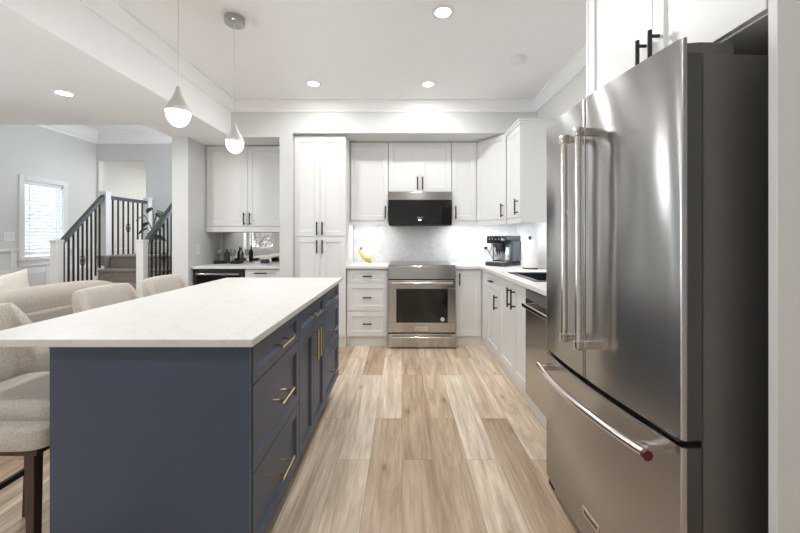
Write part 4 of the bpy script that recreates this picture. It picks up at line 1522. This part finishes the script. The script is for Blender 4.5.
def goblet(label, x, y):
    root = thing('wine_glass', label, 'glass', (x, y, ZT), group='wine glasses on the bar counter')
    MB().lathe([(0.0, 0), (0.032, 0.001), (0.030, 0.004), (0.004, 0.008), (0.0035, 0.075), (0.02, 0.09), (0.034, 0.115), (0.034, 0.14), (0.028, 0.165), (0.026, 0.165), (0.032, 0.14), (0.032, 0.117), (0.018, 0.093), (0.0, 0.085)], (x, y, ZT), 20).build('bowl', M['clear'], root)


goblet('clear wine glass nearest the niche side wall', -2.30, 4.47)
goblet('clear wine glass between the two dark bottles', -2.115, 4.44)


def rack(label, x, y, w, d):
    root = thing('wire_tray', label, 'tray', (x, y, ZT))
    mb = MB()
    for z in (0.004, 0.034):
        mb.tube(((x - w / 2, y - d / 2, ZT + z), (x + w / 2, y - d / 2, ZT + z), (x + w / 2, y + d / 2, ZT + z), (x - w / 2, y + d / 2, ZT + z), (x - w / 2, y - d / 2, ZT + z)), 0.0035, 6)
    mb.build('rim', M['black'], root)
    mb = MB()
    k = int(w / 0.018)
    for i in range(k + 1):
        xx = x - w / 2 + w * i / k
        for yy in (y - d / 2, y + d / 2):
            mb.tube(((xx, yy, ZT + 0.004), (xx, yy, ZT + 0.034)), 0.0022, 6)
    mb.build('wire_side', M['black'], root)
    MB().box(x - w / 2 + 0.006, x + w / 2 - 0.006, y - d / 2 + 0.006, y + d / 2 - 0.006, ZT + 0.0005, ZT + 0.026).build('filling', M['toe'], root, smooth=False)


rack('small black wire tray in front of the stout bottle', -2.235, 4.375, 0.15, 0.07)
rack('small black wire tray in front of the slim bottle', -2.04, 4.36, 0.12, 0.07)
t = thing('candle_holder', 'small dark square candle holder at the pantry end of the bar counter', 'candle holder', (-1.72, 4.46, ZT))
MB().box(-1.765, -1.675, 4.42, 4.50, ZT, ZT + 0.05, 0.004).build('block', M['machine'], t, smooth=False)
for k in range(2):
    MB().lathe([(0.016, 0.0505), (0.016, 0.062), (0.0, 0.062)], (-1.742 + 0.044 * k, 4.46, ZT), 14).build('candle', M['paper'], t)

# ------------------------------------------------------------------ things on the kitchen worktops
# bananas
bx_, by_ = -0.435, 4.32
t = thing('banana_bunch', 'bunch of yellow bananas on the worktop left of the range', 'bananas', (bx_, by_, CT1))
for k, (dy, ln) in enumerate(((-0.03, -0.022), (0.0, 0.006), (0.035, 0.034))):
    pts, rr = [], []
    for j in range(11):
        u = j / 10
        a = math.radians(176 + (118 - 12 * k) * u)
        pts.append((bx_ + 0.045 + ln + (0.115 + ln) * math.cos(a), by_ + dy * (0.3 + 0.9 * u), CT1 + 0.172 + (0.115 + ln) * math.sin(a)))
        rr.append(0.006 + 0.0145 * min(1, math.sin(PI * min(1, u * 0.97 + 0.02)) * 1.9))
    MB().tube(pts, rr, 10).build('banana', M['banana'], t)
st0 = (bx_ - 0.073, by_ - 0.002, CT1 + 0.15)
MB().tube((st0, (st0[0] + 0.006, by_, CT1 + 0.18), (st0[0] + 0.016, by_, CT1 + 0.205)), [0.018, 0.012, 0.009], 8).build('stem', M['bananatip'], t)

# espresso machine
t = thing('coffee_machine', 'dark grey espresso machine in the worktop corner', 'coffee machine', (1.185, 4.13, CT1 + 0.0006), math.radians(-47), local=True)
MB().box(-0.125, 0.125, -0.20, 0.17, 0.0, 0.045, 0.012, 3).build('drip_tray', M['machine'], t)
MB().box(-0.105, 0.105, -0.19, -0.06, 0.0455, 0.052, 0.003).build('drip_grid', M['chrome'], t)
MB().box(-0.125, 0.125, -0.045, 0.17, 0.0455, 0.29, 0.008, 3).build('body', M['machine2'], t)
MB().box(-0.105, 0.105, -0.052, -0.0455, 0.06, 0.215, 0.002).build('front_plate', M['fsteel'], t)
MB().box(-0.125, 0.125, -0.14, 0.17, 0.2905, 0.345, 0.014, 3).build('top_housing', M['machine2'], t)
cpn = MB().box(-0.120, 0.120, -0.175, -0.1405, 0.255, 0.34, 0.01, 3).build('control_panel', M['glassblk'], t)
for k in range(5):
    MB().tube(((-0.08 + 0.04 * k, -0.1754, 0.305), (-0.08 + 0.04 * k, -0.1768, 0.305)), 0.006, 12).build('button', M['silver'], cpn)
MB().box(-0.03, 0.03, -0.135, -0.053, 0.16, 0.288, 0.008).tube(((-0.014, -0.115, 0.135), (-0.014, -0.115, 0.162)), 0.007, 8).tube(((0.014, -0.115, 0.135), (0.014, -0.115, 0.162)), 0.007, 8).build('spout', M['machine'], t)
MB().tube(((-0.10, -0.08, 0.285), (-0.10, -0.10, 0.22), (-0.115, -0.12, 0.13)), 0.006, 8).build('steam_wand', M['chrome'], t)
MB().box(0.1255, 0.140, -0.03, 0.15, 0.05, 0.28, 0.006).build('water_tank', M['tank'], t)

# paper towel on a stand
px, py = 1.33, 3.69
t = thing('paper_towel_holder', 'black paper towel stand with a thick white roll', 'paper towel holder', (px, py, CT1 + 0.0006))
MB().lathe([(0.0, 0), (0.076, 0), (0.078, 0.006), (0.074, 0.012), (0.0, 0.012)], (px, py, CT1 + 0.0006)).build('base', M['black'], t)
MB().tube(((px, py, CT1 + 0.0126), (px, py, CT1 + 0.318)), 0.006, 10).build('rod', M['black'], t)
MB().lathe([(0.006, 0.308), (0.016, 0.314), (0.018, 0.326), (0.010, 0.338), (0.0, 0.340)], (px, py, CT1)).build('knob', M['black'], t)
MB().lathe([(0.02, 0.0135), (0.072, 0.0135), (0.074, 0.018), (0.074, 0.292), (0.072, 0.297), (0.02, 0.297)], (px, py, CT1 + 0.0006), 36).build('roll', M['paper'], t)

# ------------------------------------------------------------------ outside the rear windows
struct('ground_outside', MB().box(-16, 10, -22, YREAR - 0.16, -0.35, -0.12), M['bounce_ground'], smooth=False)  # unseen ground, made pale to throw daylight up to the ceiling


def bare_shrub(label, x, y, h, seed):
    rr = random.Random(seed)
    root = thing('bare_shrub', label, 'shrub', (x, y, -0.12), group='bare shrubs outside the rear window')
    mb = MB()

    def grow(p, d, L, r, lev):
        q = p + d * L
        m_ = (p + q) / 2 + Vector((rr.uniform(-1, 1), rr.uniform(-1, 1), rr.uniform(-1, 1))) * L * 0.08
        mb.tube((p, m_, q), [r, r * 0.9, r * 0.75], 5, caps=False)
        if lev == 0:
            return
        for k in range(3):
            nd = (d + Vector((rr.uniform(-1, 1), rr.uniform(-1, 1), rr.uniform(-0.4, 0.5))) * 0.85).normalized()
            grow(p + (q - p) * rr.uniform(0.5, 1.0), nd, L * rr.uniform(0.62, 0.82), r * 0.72, lev - 1)
    for k in range(9):
        a = k * PI / 4.5
        grow(Vector((x + 0.12 * math.cos(a), y + 0.12 * math.sin(a), -0.12)), Vector((0.45 * math.cos(a), 0.45 * math.sin(a), 1)).normalized(), h * 0.42, 0.045, 4)
    mb.build('branches', M['bark'], root)


bare_shrub('bare grey shrub just outside the rear window, seen in the bar mirror', -5.3, -3.8, 2.1, 3)
bare_shrub('bare grey shrub farther out behind the first, seen in the bar mirror', -6.9, -7.2, 2.6, 8)
